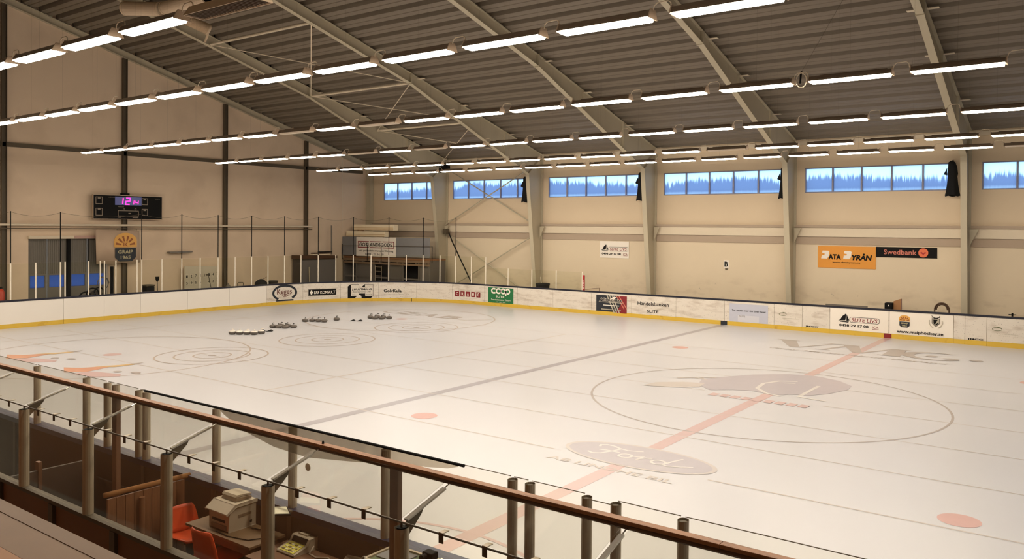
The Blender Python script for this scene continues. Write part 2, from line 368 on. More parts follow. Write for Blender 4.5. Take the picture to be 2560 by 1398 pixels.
# sponsor emblem by the near side: oval with script lettering
s = mk(.005).ell(0.02, -6.98, 1.62, .74, I_PALE, 48).up(.001).ell(0.02, -6.98, 1.53, .67, I_LOGO, 48).up(.001)
t = .055
s.stroke([(-.95, -6.78), (-1.0, -6.66), (-.9, -6.58), (-.7, -6.6), (-.55, -6.68), (-.35, -6.72), (-.15, -6.66), (-.05, -6.6)], t, I_WHITE)
s.stroke([(-.5, -6.7), (-.58, -6.95), (-.7, -7.2), (-.85, -7.28), (-.98, -7.22)], t, I_WHITE); s.stroke([(-.85, -6.98), (-.65, -6.94), (-.4, -6.95)], t, I_WHITE)
s.stroke([(-.2 + .13 * math.cos(q * PI / 6), -7.08 + .13 * math.sin(q * PI / 6)) for q in range(13)], t, I_WHITE)
s.stroke([(-.08, -7.03), (.06, -7.0), (.12, -6.95), (.1, -7.2)], t, I_WHITE); s.stroke([(.1, -7.12), (.2, -6.98), (.33, -6.96)], t, I_WHITE)
s.stroke([(.52 + .14 * math.cos(q * PI / 6), -7.09 + .13 * math.sin(q * PI / 6)) for q in range(13)], t, I_WHITE)
s.stroke([(.82, -6.62), (.72, -6.9), (.66, -7.18), (.76, -7.22), (1.0, -7.12), (1.2, -7.0)], t, I_WHITE)
icepart('sponsor_emblem', s, 'faded blue oval emblem with white script lettering')
icepart('sponsor_lettering', mk(.005).text('AB LINDHE BIL', -1.38, -8.12, 1.28, -7.92, I_LINE, .02), 'faint grey lettering below the oval emblem')
# big letters by the far side
s = mk(.005)
for pl in ([(-3.4, 11.75), (-2.75, 11.75), (-2.05, 9.9), (-2.45, 9.9)], [(-2.2, 9.95), (-2.05, 9.9), (-1.2, 11.75), (-1.32, 11.75)], [(-1.3, 9.95), (-1.15, 9.95), (-.55, 11.6), (-.7, 11.75)], [(-.95, 11.75), (-.35, 11.75), (.2, 9.9), (-.15, 9.9)], [(.05, 9.95), (.2, 9.9), (1.0, 11.75), (.85, 11.75)], [(.8, 11.75), (1.35, 11.75), (1.45, 9.95), (.85, 9.95)]): s.poly(pl, I_GREY)
for a0, b0, a1, b1 in ((-3.5, 11.68, -2.6, 11.77), (-1.65, 11.68, -.3, 11.77), (-1.5, 9.9, -.95, 9.98), (.7, 9.9, 1.6, 9.98), (.8, 11.68, 1.5, 11.77)): s.rect(a0, b0, a1, b1, I_GREY, 1)
s.poly([(2.4 + 1.05 * math.cos(q * PI / 12), 10.8 + .98 * math.sin(q * PI / 12)) for q in range(4, 23)] + [(2.48 + .7 * math.cos(q * PI / 12), 10.8 + .84 * math.sin(q * PI / 12)) for q in range(22, 3, -1)], I_GREY)
s.ell(2.35, 10.75, .2, .2, I_GREY); s.ell(3.0, 10.45, .26, .16, I_GREY); s.ell(3.75, 10.62, .22, .2, I_GREY)
icepart('sponsor_lettering', s, 'large grey letters VMG with dots'); icepart('sponsor_lettering', mk(.005).text('Visby Maskinteknik Gotland', -3.0, 8.95, 3.1, 9.35, I_GREY, .01, .2), 'line of slanted grey lettering below the large letters')
icepart('sponsor_lettering', mk(.005).text('G', -23.5, 8.55, -21.9, 9.65, I_GREY).text('E', -21.9, 8.55, -20.9, 9.65, I_GREY).text('A', -20.9, 8.55, -19.7, 9.65, I_GREY, .03).text('B', -19.45, 8.5, -18.2, 9.6, I_GREY, .03).stroke([(-18.0, 8.6), (-17.5, 8.55), (-17.0, 9.2), (-16.7, 9.6)], .12, I_LINE), 'grey letters GEAB beside the far curling house')
# team emblem in the centre circle
s = mk(.005)
s.poly([(-2.35, 1.55), (-2.0, 2.2), (-1.4, 3.2), (-.6, 3.95), (.2, 4.15), (1.0, 3.8), (1.5, 3.2), (1.55, 2.6), (1.3, 1.7), (.9, 1.0), (.5, .95), (.3, .65), (-.1, .6), (-.5, .75), (-1.0, .55), (-1.5, .1), (-1.9, .5), (-2.2, 1.0)], I_LOGO)
s.up(.001).stroke([(.05, 2.9), (-.4, 2.65), (-.65, 2.0), (-.55, 1.2), (-.1, .65), (.35, .5)], .11, I_WHITE); s.stroke([(.1, 2.55), (-.2, 2.4)], .09, I_WHITE)
s.stroke([(.75, 2.6), (.75, .75), (1.5, .6)], .11, I_WHITE)
s.poly([(-3.3, -.45), (-3.2, .2), (-2.6, .75), (-2.0, .95), (-1.9, .35), (-2.3, -.05), (-2.9, -.35)], I_PALE)
s.stroke([(-3.0, 1.2), (-2.6, 1.6), (-2.2, 1.45), (-2.5, 1.75), (-2.1, 1.95)], .1, I_LINE); s.stroke([(-3.25, -.4), (-2.6, .1), (-2.0, .4)], .06, I_LINE)
icepart('team_emblem', s, 'pale blue-grey team emblem with white letters CL inside the centre circle')
s = mk(.006)
for q in range(9): a = -1.3 + q * .3; s.poly([(a, -.52), (a + .22, -.55), (a + .24, -.2), (a + .02, -.17)], I_RED)
icepart('team_lettering', s, 'faded red lettering strip under the centre emblem')
# two coloured animals-like sponsor marks at the near left
for dx in (0, 4.05):
    s = mk(.005)
    s.poly([(-22.9 + dx, -9.2), (-22.4 + dx, -8.9), (-22.1 + dx, -8.3), (-21.9 + dx, -8.25), (-21.6 + dx, -9.1), (-22.0 + dx, -9.6)], I_SAL); s.poly([(-21.6 + dx, -9.1), (-21.2 + dx, -8.9), (-20.4 + dx, -8.7), (-20.1 + dx, -8.9), (-20.6 + dx, -9.4), (-21.6 + dx, -9.6)], I_RED)
    s.up(.001).poly([(-22.3 + dx, -8.6), (-22.0 + dx, -7.9), (-21.9 + dx, -7.4), (-21.7 + dx, -7.6), (-21.75 + dx, -8.2)], I_YEL); s.poly([(-22.0 + dx, -7.7), (-21.9 + dx, -7.15), (-21.7 + dx, -7.5)], I_GREY); s.ell(-20.9 + dx, -8.55, .16, .12, I_GREY); s.ell(-20.3 + dx, -8.3, .2, .12, I_GREY)
    icepart('sponsor_emblem', s, 'faded red and ochre sponsor emblem, %s of two near the stand end' % ('left' if dx == 0 else 'right'))

# ---- far wall with window band
WZ0, WZ1 = 6.19, 7.34
wins = [(-31.75, 4, 1.28)] + [(FR[k] + .5, 5, 1.246) for k in range(8)]
mb = MB(); x = XE
mb.box(XE - .3, XR, YF, YF + .25, -.4, 4.2, PLASTER); mb.box(XE - .3, XR, YF, YF + .25, 4.2, WZ0, PLASTER_UP); mb.box(XE - .3, XR, YF, YF + .25, WZ1, 9.2, PLASTER_UP)
for a, n, p in wins: mb.box(x, a, YF, YF + .25, WZ0, WZ1, PLASTER_UP); x = a + n * p
mb.box(x, XR, YF, YF + .25, WZ0, WZ1, PLASTER_UP); wf = struct(mb.build('wall_far'))
for i, (a, n, p) in enumerate(wins):
    wn = bpy.data.objects.new('window_%d' % (i + 1), None); C.objects.link(wn); struct(wn)
    mb = MB(); b = a + n * p; t = .045
    mb.box(a, b, YF - .02, YF + .1, WZ0, WZ0 + t, WINFRAME).box(a, b, YF - .02, YF + .1, WZ1 - t, WZ1, WINFRAME).box(a, a + t, YF - .02, YF + .1, WZ0 + t, WZ1 - t, WINFRAME).box(b - t, b, YF - .02, YF + .1, WZ0 + t, WZ1 - t, WINFRAME)
    mb.build('window_frame', wn)
    for q in range(1, n): box('mullion', a + q * p - .035, a + q * p + .035, YF - .03, YF + .09, WZ0 + t, WZ1 - t, WINFRAME, wn)
    for q in range(n): box('pane', a + q * p + .036, a + (q + 1) * p - .036, YF + .04, YF + .05, WZ0 + t, WZ1 - t, PANE, wn)
# ledge along the far wall, bay by bay
edges = [XE] + FR[:8]
for k in range(8):
    a = edges[k] + .14; b = edges[k + 1] - .14
    lg = struct(bpy.data.objects.new('trim_%d' % (k + 1), None)); C.objects.link(lg)
    box('ledge_beam', a, b, YF - .14, YF, 4.17, 4.57, LEDGE, lg); box('ledge_cap', a, b, YF - .2, YF, 4.575, 4.70, LEDGE_D, lg); box('lower_strip', a, b, YF - .06, YF, 3.82, 4.165, LEDGE_D, lg)  # light beam, grey cap above, darker grey strip below
    if k > 0: MB().prism([(a - .02, 4.55), (a + .3, 4.55), (a - .02, 3.85)], 1, YF - .34, YF - .28, STEEL).build('gusset', lg)
    box('eave_strip', a - .1, b + .1, YF - .1, YF, 8.42, 8.60, LEDGE, lg)

# ---- end wall (opening for the folding door)
DY0, DY1, DZ = -4.26, -.58, 3.75
mb = MB(); th = .25
mb.box(XE - th, XE, YN, DY0, -.4, 8.0, ENDWALL).box(XE - th, XE, DY1, YF, -.4, 8.0, ENDWALL).box(XE - th, XE, DY0, DY1, DZ, 8.0, ENDWALL)
mb.prism([(YN, 8.0), (YF, 8.0), (YF, zroof(YF) + .3), (RIDGE, zroof(RIDGE) + .3), (YN, zroof(YN) + .3)], 0, XE - th, XE, ENDWALL)
we = struct(mb.build('wall_end'))
box('girt', XE, XE + .12, -20, 16.4, 7.97, 8.16, DARKSTEEL, we)
struct(MB().box(XR, XR + .25, YN, YF, -.4, 15, ENDWALL).build('wall_right')); struct(MB().box(XE, XR, YN - .25, YN, -.4, 9, PLASTER_UP).build('wall_near'))

# ---- ceiling: trapezoidal roof trays, one per bay and row
ceil = bpy.data.objects.new('ceiling', None); C.objects.link(ceil); struct(ceil)
PITCH = .77; k = .2748
prof = [(0, 0), (.03, 0), (.06, .24), (.13, .24), (.145, .13), (.185, .13), (.2, .24), (.28, .24), (.31, 0), (.52, 0), (.535, .03), (.555, .03), (.57, 0), (.765, 0)]
def traymesh(L):
    mb = MB(); K = mb.mi(ROOF)
    for y, z in prof: mb.v += [(0, -y, z + k * y), (L, -y, z + k * y)]
    for q in range(len(prof) - 1): mb.f.append((2 * q, 2 * q + 1, 2 * q + 3, 2 * q + 2)); mb.m.append(K)
    return mb
tm = traymesh(7.2); o0 = tm.build('roof_tray', ceil)
xs = [XE - .13] + FR[:6]; first = True
for bx in xs:
    for q in range(30):
        y = YF - q * PITCH
        if y < RIDGE + .3: continue
        o = o0 if first else o0.copy()
        if not first: C.objects.link(o)
        first = False; o.parent = ceil; o.location = (bx, y, zroof(y) + .02); o.scale = ((7.07 / 7.2) if bx == xs[0] else 1, 1, 1)
mb = MB()
for q in range(30):
    y = YF - q * PITCH; t2 = traymesh(XR - FR[6]); i = len(mb.v); K = mb.mi(ROOF)
    mb.v += [(a + FR[6], b + y, c + zroof(y) + .02) for a, b, c in t2.v]; mb.f += [tuple(i + z for z in f) for f in t2.f]; mb.m += [K] * len(t2.f)
o = mb.build('roof_tray_field', ceil); o['kind'] = 'stuff'
mb = MB(); mb.face([(XE - .3, YN - .3, zroof(YN) + .05), (XR, YN - .3, zroof(YN) + .05), (XR, RIDGE, zroof(RIDGE) + .2), (XE - .3, RIDGE, zroof(RIDGE) + .2)], ROOF)
mb.face([(XE - .3, YF + .3, zroof(YF) + .3), (XR, YF + .3, zroof(YF) + .3), (XR, RIDGE, zroof(RIDGE) + .4), (XE - .3, RIDGE, zroof(RIDGE) + .4)], ROOF)
mb.build('roof_back_sheet', ceil)

# ---- portal frames
def Yz(poly): return poly
W2 = .12
def flange(mb, p, q, t, up, m=STEEL):
    """flat bar between two (Y, z) points, as wide as the beam flange"""
    d = Vector((q[0] - p[0], q[1] - p[1])).normalized(); n = Vector((-d.y, d.x)) * t
    if (n.y < 0) == up: n = -n
    mb.prism([p, q, (q[0] + n.x, q[1] + n.y), (p[0] + n.x, p[1] + n.y)], 0, -W2, W2, m)
def mir(p): return (2 * RIDGE - p[0], p[1])
def portal(name):
    r = bpy.data.objects.new(name, None); C.objects.link(r)
    KN = (15.6, 7.5); SP = (6.2, zroof(6.2) - .47); RD = (RIDGE, zroof(RIDGE) - .47); B = (16.55, -.03)
    for side in (0, 1):
        f = (lambda p: p) if side == 0 else mir
        mb = MB(); mb.prism([f(p) for p in (B, (16.98, -.03), (16.98, zroof(16.98) - .02), KN)], 0, -.01, .01, STEEL)
        flange(mb, f(B), f(KN), .025, False); a, b = f((16.95, -.03)), f((16.95, 8.5)); mb.box(-W2, W2, min(a[0], a[0] + .03), a[0] + .03, -.03, 8.55, STEEL)
        mb.build('column', r)
        mb = MB(); mb.prism([f(p) for p in (KN, (16.9, zroof(16.9) - .02), (RIDGE, zroof(RIDGE) - .02), RD, SP)], 0, -.01, .01, STEEL)
        flange(mb, f(SP), f(KN), .025, False); flange(mb, f(RD), f(SP), .025, False); flange(mb, f((RIDGE, zroof(RIDGE) - .02)), f((16.95, zroof(16.95) - .02)), .02, False)
        mb.build('rafter', r)
        if side == 0:
            for y in (9.7, 13.4): lo = SP[1] + (KN[1] - SP[1]) * (y - SP[0]) / (KN[0] - SP[0]); MB().prism([(y - .012, lo), (y + .012, lo), (y + .012, zroof(y) - .05), (y - .012, zroof(y) - .05)], 0, -W2 + .01, W2 - .01, STEEL).build('stiffener', r)
            MB().prism([(15.6, 7.5), (15.63, 7.5), (16.95, 8.55), (16.92, 8.55)], 0, -W2 + .01, W2 - .01, STEEL).build('stiffener', r)
            box('splice_plate', -W2 - .02, W2 + .02, 6.16, 6.24, SP[1] - .05, zroof(6.2) - .02, STEEL, r)
            for y in (6.65, 9.77, 13.64): box('flange_tab', W2, .46, y - .1, y + .1, zroof(y) - .12, zroof(y) - .1, LEDGE, r); 
            for y in (6.65, 9.77, 13.64): box('flange_tab', -.46, -W2, y - .1, y + .1, zroof(y) - .12, zroof(y) - .1, LEDGE, r)
    return r
pf = portal('portal_frame')
for i, x in enumerate(FR[:8]):
    o = pf if i == 0 else copy_tree(pf)
    o.location = (x, 0, 0); tag(o, 'grey tapered steel portal frame, %s from the end wall' % ORD[i], 'steel frame', 'steel portal frames')
# gable rafter and wall posts on the end wall
gb = thing('gable_rafter', 'dark steel rafter following the roof slope on the end wall', 'steel beam')
MB().prism([(16.9, zroof(16.9) - .36), (16.9, zroof(16.9) - .02), (RIDGE, zroof(RIDGE) - .02), (RIDGE, zroof(RIDGE) - .36)], 0, XE + .09, XE + .11, STEEL).build('web', gb)
for d in (.36, .04): MB().prism([(16.9, zroof(16.9) - d), (16.9, zroof(16.9) - d + .025), (RIDGE, zroof(RIDGE) - d + .025), (RIDGE, zroof(RIDGE) - d)], 0, XE + .005, XE + .2, STEEL).build('flange', gb)
for i, y in enumerate((-11.1, -5.34, .21, 5.99, 11.67)):
    pst = thing('wall_post', 'dark steel post on the end wall, ' + ['out of reach beyond the left edge', 'leftmost, at the picture edge', 'behind the scoreboard', 'between scoreboard and number board side', 'nearest the far corner'][i], 'steel post', 'end wall posts')
    top = zroof(y) - .37
    for q in (-1, 1): box('post_flange', XE + .02, XE + .2, y + q * .1 - .01, y + q * .1 + .01, -.03, top, DARKSTEEL, pst)
    box('post_web', XE + .1, XE + .12, y - .09, y + .09, -.03, top, DARKSTEEL, pst)
cp = thing('corner_post', 'grey steel post standing in the far corner of the hall', 'steel post')
box('post_web', XE + .02, XE + .5, YF - .25, YF - .01, -.03, 8.3, STEEL, cp); box('post_flange', XE + .5, XE + .52, YF - .3, YF - .01, -.03, 8.3, STEEL, cp)
tag(MB().tube([(XE + .3, -20, 4.42), (XE + .3, 12.0, 4.42)], .055, LEDGE, 10).build('wall_tube'), 'light horizontal tube along the end wall below the scoreboard', 'pipe')
tag(MB().tube([(XE + .3, -20, 4.24), (XE + .3, 12.0, 4.24)], .025, DARKSTEEL, 8).build('wall_cable'), 'thin dark cable run under the light tube on the end wall', 'cable')

# ---- bracing in the first full bay
br = thing('roof_bracing', 'light steel struts and thin diagonal rods between the first two frames', 'bracing')
x1, x2 = FR[0], FR[1]; ny = [(.5, .42), (6.3, .42), (11.0, .42), (16.5, .25)]
nod = lambda x, i: (x, ny[i][0], zroof(ny[i][0]) - ny[i][1])
for i in range(3): MB().tube([nod(x1 + .05, i), nod(x2 - .05, i)], .055, LEDGE, 8).build('strut', br)
for i in range(3):
    for a, b in (((x1 + .05, i), (x2 - .05, i + 1)), ((x2 - .05, i), (x1 + .05, i + 1))): MB().tube([nod(*a), nod(*b)], .022, LEDGE, 6).build('rod', br)
wb = thing('wall_cross_brace', 'crossed steel rods on the far wall between the first two frames', 'bracing')
for a, b in (((-26.0, 8.1), (-19.2, 4.62)), ((-19.2, 8.1), (-26.0, 4.62)), ((-26.0, 4.12), (-19.4, .5)), ((-19.2, 4.08), (-26.0, .5))):
    MB().tube([(a[0], 16.72, a[1]), (b[0], 16.70, b[1])], .035, STEEL, 8).build('rod', wb)
tag(MB().tube([(-25.6, 16.55, 4.1), (-25.3, 16.5, 3.6), (-24.2, 16.4, 2.0), (-23.0, 16.4, .1), (-22.8, 16.4, -.03)], .035, BLACK, 8).build('black_hose'), 'black hose hanging slantwise from the ledge beside the cross brace', 'hose')
tag(box('junction_box', -25.95, -25.7, 16.4, 16.7, 4.0, 4.35, DARKSTEEL), 'small dark box at the end of the ledge beside the first frame', 'electrical box')
sp = thing('loudspeaker', 'dark loudspeaker on a bracket at the knee of the first frame', 'loudspeaker')
MB().prism([(-25.5, 7.75), (-24.95, 7.9), (-25.0, 8.35), (-25.55, 8.2)], 1, 15.5, 15.9, BLACK).build('horn', sp); MB().tube([(-26.07, 15.9, 8.2), (-25.4, 15.7, 8.05)], .03, DARKSTEEL).build('bracket', sp)
tag(MB().tube([(-18.2, 16.9, 3.95), (-18.2, 16.9, 3.96)], .02, STEEL).build('wall_stud'), 'tiny steel stud under the ledge beside the second frame', 'stud')
bpy.data.objects.remove(bpy.data.objects['wall_stud'])

# ================================================================== ceiling lights
ROWS = [-14.853, -11.248, -5.266, .713, 6.574, 10.184]; ROWN = ['sixth', 'fifth', 'fourth', 'third', 'second', 'first']
PX, X0, LZ = 1.7891, -4.7146, 7.30
UNLIT = {(2, -2), (2, -4), (3, -4), (3, -6), (4, 1), (5, 6)}
FIRSTN = [-14, -14, -11, -11, -11, -11]  # nearest rows start farther left: unseen lamps added to brighten that side
def fixture(lit):
    r = bpy.data.objects.new('strip_light', None); C.objects.link(r)
    L = 1.5; hp = [(-.125, .03), (.125, .03), (.10, .075), (.055, .125), (-.055, .125), (-.10, .075)]
    MB().prism(hp, 0, -L + .02, -.02, HOUSE).build('housing', r)
    MB().prism([(-.112, .029), (-.09, -.006), (.09, -.006), (.112, .029)], 0, -L + .05, -.05, DIFF if lit else DIFF_OFF).build('diffuser', r)
    for x in (-L, -.018): MB().prism([(-.128, .015), (.128, .015), (.10, .08), (.06, .15), (-.06, .15), (-.10, .08)], 0, x, x + .018, CAPEND).build('end_cap', r)
    MB().tube([(0, 0, .13), (.015, 0, .19), (.06, 0, .225), (.22, 0, .23), (.26, 0, .2), (.272, 0, .12)], .009, CABLE, 6).build('cable', r)
    MB().tube([(-L + .2, 0, .14), (-.1, 0, .14)], .012, HOUSE, 6).build('rail', r)
    return r
fx = {True: None, False: None}
for ri, y in enumerate(ROWS):
    for n in range(FIRSTN[ri], 8):
        if (ri, n) == (0, 2):                       # open unlit fixture with bare louvres
            o = bpy.data.objects.new('louvre_light', None); C.objects.link(o); L = 1.5
            MB().prism([(-.16, .0), (-.07, .14), (.07, .14), (.16, .0), (.15, .0), (.065, .125), (-.065, .125), (-.15, .0)], 0, -L, 0, DUCT).build('reflector', o)
            for x in (-L - .01, -.005): MB().prism([(-.16, .0), (-.07, .14), (.07, .14), (.16, .0)], 0, x, x + .015, DUCT).build('end_plate', o)
            for q in range(24): x = -L + .05 + q * .06; MB().prism([(-.14, .006), (.14, .006), (.07, .11), (-.07, .11)], 0, x, x + .006, HOUSE).build('louvre', o)
            MB().tube([(-L + .03, 0, .1), (-.03, 0, .1)], .016, HOUSE, 8).build('tube', o)
            o.location = (X0 + PX * n, y, LZ); tag(o, 'unlit open strip light with bare louvres at the top edge, in the nearest row', 'light', 'ceiling strip lights')
            w_ = MB().tube([(0, 0, .14), (0, 0, zroof(y) - .05 - LZ)], .0011, DARKSTEEL, 4).build('hanger_wire', o); w_.location = (-.75, 0, 0)
            continue
        lit = (ri, n) not in UNLIT
        if fx[lit] is None: fx[lit] = o = fixture(lit)
        else: o = copy_tree(fx[lit])
        o.location = (X0 + PX * n, y, LZ)
        tag(o, '%s strip light, %s from the end wall, %s ceiling row from the far windows' % ('lit' if lit else 'unlit', ORD[n - FIRSTN[ri]], ROWN[ri]), 'light', 'ceiling strip lights')
        hz = zroof(y) - .05
        w_ = MB().tube([(0, 0, .13), (0, 0, hz - LZ)], .0011, DARKSTEEL, 4).build('hanger_wire', o); w_.location = (-.75, 0, 0)
t = thing('cable_reel_cam', 'small black coil of wire hanging at the fourth ceiling row', 'wire coil')
MB().tube([(2.58 + .1 * math.cos(q * PI / 8), -5.27, 7.38 + .14 * math.sin(q * PI / 8)) for q in range(17)], .01, CABLE, 6).build('loop', t)
MB().tube([(2.56, -5.27, 7.32), (2.57, -5.27, 7.48), (2.58, -5.25, 7.55)], .02, BLACK, 6).build('clip', t)
t.name = 'wire_coil'
tag(MB().tube([(2.58, -5.25, 7.55), (3.4, -4.6, 9.4), (3.9, -4.2, 12.4), (4.0, -4.1, 14.3)], .003, DARKSTEEL, 5).build('hanging_wire'), 'thin dark wire running up to the roof from the coil', 'wire')

# ---- heater and ducts high up at the left
def corrug(name, a, b, r, label, n=26):
    a, b = Vector(a), Vector(b); pts = []; rr = []
    for q in range(2 * n + 1): pts.append(a.lerp(b, q / (2 * n))); rr.append(r * (1.07 if q % 2 else .9))
    t = thing(name, label, 'duct'); MB().tube(pts, rr, DUCT, 18).build('hose', t)
    d = (b - a).normalized() * .09
    for p in (a, b - d): MB().tube([p, p + d], r * 1.1, DUCT, 18).build('collar', t)
    h = a.lerp(b, .5); MB().tube([h, (h.x, h.y, zroof(h.y) - .02)], .015, DARKSTEEL, 6).build('hanger', t)
    return t
corrug('flexible_duct', (-26.0, -3.55, 13.5), (-24.2, -2.95, 13.33), .27, 'fat pale flexible duct at the top left, left of the other two')
corrug('flexible_duct', (-24.0, -2.95, 13.33), (-21.0, -2.95, 13.33), .25, 'long pale ribbed duct running off the top edge of the picture', 40)
d3 = corrug('flexible_duct', (-23.9, -2.4, 13.15), (-23.75, -1.1, 12.8), .22, 'short pale flexible duct ending beside the bright strip light')
MB().tube([(-23.8, -1.15, 12.85), (-24.6, -.6, 12.8), (-25.9, .1, 12.8)], .05, DUCT, 8).build('pipe_stub', d3)

# ================================================================== rink boards, glass and net (end and far side)
rb = thing('rink_boards', 'white rink boards with dark cap round the end and far side', 'rink boards')
SEAM = [-26.5, -24, -21.5, -19, -16.5, -14, -11, -9.2, -7.46, -5, -2.6, -.25, 2.04, 4.28, 6.51, 8.79, 11.08, 13.42, 15.74, 18.13, 20.54, 22.9, 25.33, 27.8, 30.14, 31.39, 32.56, 34.96, 37.35, 37.75, 38.5, 41, 43.4, 45.8, 48.2, 50.6, 53, 55.4]
for a, b in zip(SEAM, SEAM[1:]):
    fresh = a < -.3; M = WHITE_BOARD if fresh else AD_BOARD
    strip(MB(), a + .006, b - .006, -.05, 0, .19, 1.125, M).build('board_panel', rb)
    pr = .03 if -11.1 < a < -7.4 else .012
    strip(MB(), a + .002, b - .002, -.05, pr, 0, .19, YELLOW).build('kick_plate', rb)
    strip(MB(), a, b, -.11, .015, 1.13, 1.205, NAVY).build('top_rail', rb)
    strip(MB(), a + .02, b - .02, -.12, -.055, -.03, 1.12, DARKSTEEL).build('back_frame', rb)
def kick(a0, a1, m, lab):
    s = Sign(onboard); s.h = .016; s.rect(a0, -.0, a1, .19, m); s.build('kick_plate_mark', rb, lab)
kick(27.62, 27.94, NAVYINK, 'dark blue block on the yellow kick plate'); kick(34.76, 35.06, DRED, 'dark red block on the yellow kick plate'); kick(8.46, 8.5, INK, 'thin black mark on the yellow kick plate')
POSTS = [(y - 7, 2.77) for y in (-6.14, -5.14, -4.12, -3.92, -2.89, -2.36, -2.17, -1.64, -.61, -.38, .65, 1.7, 2.72, 3.75, 4.77, 5.8, 6.86)] + [(s_, 2.77) for s_ in (.92, 1.94, 2.97, 4.0, 5.02, 6.05, 7.09, 8.13, 9.16, 10.23, 11.28, 12.38, 13.45)] + [(s_, 2.17) for s_ in (15.06, 16.69, 18.3, 19.94)]
POSTS = [(-15.2, 2.77), (-14.2, 2.77)] + POSTS
for s_, z in POSTS:
    mb = MB(); x, y, _ = edge(s_, -.05, 0); mb.tube([(x, y, 1.2), (x, y, z)], .03, ALU, 10); mb.build('glass_post', rb)
for (a, za), (b, zb) in zip(POSTS, POSTS[1:]):
    z = min(za, zb) - .02; strip(MB(), a + .032, b - .032, -.055, -.045, 1.21, z, GLASS).build('glass_pane', rb)
# -- sponsor prints on the boards
def ad(lab): s = Sign(onboard); s.lab = lab; return s
def done(s): s.build('sponsor_print', rb, s.lab)
s = ad('black rounded frame print with brown lettering Keges'); s.ring(.9, .67, .79, .47, .13, NAVYINK, 44, -.85, PI + 1.0); s.up().rect(.36, .2, 1.46, .28, NAVYINK); s.text('Keges', .42, .5, 1.36, .9, BROWNINK, .008); s.stroke([(.75, .52), (.85, .45), (1.0, .45), (1.1, .52), (1.3, .55)], .03, BROWNINK); s.rect(.6, .36, 1.2, .38, FADED); done(s)
s = ad('black plate print with white club sign and serif lettering'); s.rect(2.36, .41, 4.03, .80, GREYINK); s.up().rect(2.39, .44, 4.0, .77, INK); s.up()
for a, b in ((2.5, .6), (2.6, .6), (2.55, .69)): s.ell(a, b, .055, .055, WHITE, 12)
s.poly([(2.53, .62), (2.57, .62), (2.6, .49), (2.5, .49)], WHITE); s.text('LRF KONSULT', 2.72, .51, 3.97, .68, WHITE, .02); done(s)
s = ad('black and white block letter print with contractor lettering'); s.poly([(4.7, .17), (4.7, .9), (4.87, 1.02), (5.36, 1.02), (5.36, .87), (5.52, .87), (5.69, 1.02), (6.19, 1.02), (6.19, .32), (6.02, .16), (5.52, .16), (5.5, .33), (5.36, .4), (5.05, .16)], INK)
s.up().poly([(4.89, 1.0), (5.34, 1.0), (5.34, .85), (5.71, .85), (5.71, 1.0), (6.17, 1.0), (6.17, .33), (5.72, .33), (5.72, .47), (5.36, .47), (5.36, .33), (4.89, .33)], AD_BOARD)
s.up().text('J.HULTMANS', 4.94, .64, 6.1, .78, INK, .03).text('Entreprenad AB', 5.0, .53, 6.04, .6, INK, .02).text('Slite', 4.94, .37, 5.2, .43, INK).text('22 00 40', 5.8, .37, 6.12, .43, INK); done(s)
s = ad('black lettering GolvKula with a grey line beneath'); s.text('GolvKula', 6.81, .54, 7.87, .72, INK, .03).text('GOLV OCH KAKELMONTERING', 6.81, .37, 8.0, .42, GREYINK, .01); done(s)
s = ad('five dark red squares with white capital letters')
for q, c in enumerate('CRAMO'): a = 11.27 + q * .385; s.rect(a, .42, a + .3, .72, DRED)
s.up()
for q, c in enumerate('CRAMO'): a = 11.27 + q * .385; s.text(c, a + .08, .48, a + .22, .66, WHITE, .02)
done(s)
s = ad('green board with white bubble lettering'); s.rect(13.69, .18, 15.48, 1.06, GREEN); s.up()
for q in range(3): s.ring(14.1 + q * .33, .87, .2, .17, .09, WHITE, 28, .75 if q == 0 else 0, 2 * PI - (.75 if q == 0 else 0))
s.ring(15.08, .87, .18, .17, .085, WHITE, 28); s.rect(14.9, .62, 14.99, .9, WHITE); s.text('SLITE', 14.24, .5, 14.84, .61, WHITE, .02).text('Tvardrättsvaror Dator!', 13.9, .33, 15.3, .42, WHITE, .0, .3).text('Alla dagar 8-21', 14.24, .21, 14.92, .27, WHITE); done(s)
s = ad('dark board with white stripes, red corner and serif lettering'); s.rect(20.84, .15, 22.63, 1.03, NAVYINK); s.up(); s.poly([(22.1, 1.03), (22.63, 1.03), (22.63, .15), (22.0, .15), (22.3, .6)], DRED); s.up()
for a in (21.45, 21.6, 21.75): s.poly([(a, 1.03), (a + .07, 1.03), (a + .5, .15), (a + .43, .15)], FADED)
for a in (22.0, 22.15): s.poly([(a, 1.03), (a + .05, 1.03), (a + .48, .45), (a + .48, .35)], PINK)
s.poly([(21.55, .8), (21.9, .98), (22.05, .95), (21.8, .75)], WHITE); s.up().rect(21.0, .66, 22.4, .69, FADED).rect(21.25, .5, 22.2, .54, WHITE).rect(21.15, .29, 22.3, .33, FADED); s.up().text('Alimento', 21.02, .72, 22.36, .9, WHITE, .05); s.up().text('Alimento', 21.04, .73, 22.34, .89, INK, .015); done(s)
s = ad('plain black bank lettering in two lines'); s.text('Handelsbanken', 23.24, .65, 24.95, .83, INK, .012).text('SLITE', 23.77, .3, 24.4, .44, INK, .012); done(s)
s = ad('pale blue panel with one line of small lettering'); s.rect(28.04, .15, 29.86, 1.03, PALEBLUE); s.up().rect(28.45, .2, 29.45, .5, FADED if False else mat('pale_patch', (206, 206, 214), .5)); s.up().text('Tur senter med vinr över havet', 28.16, .68, 29.76, .76, INK, .005).text('SLITE', 28.52, .42, 28.8, .49, GREYINK); done(s)
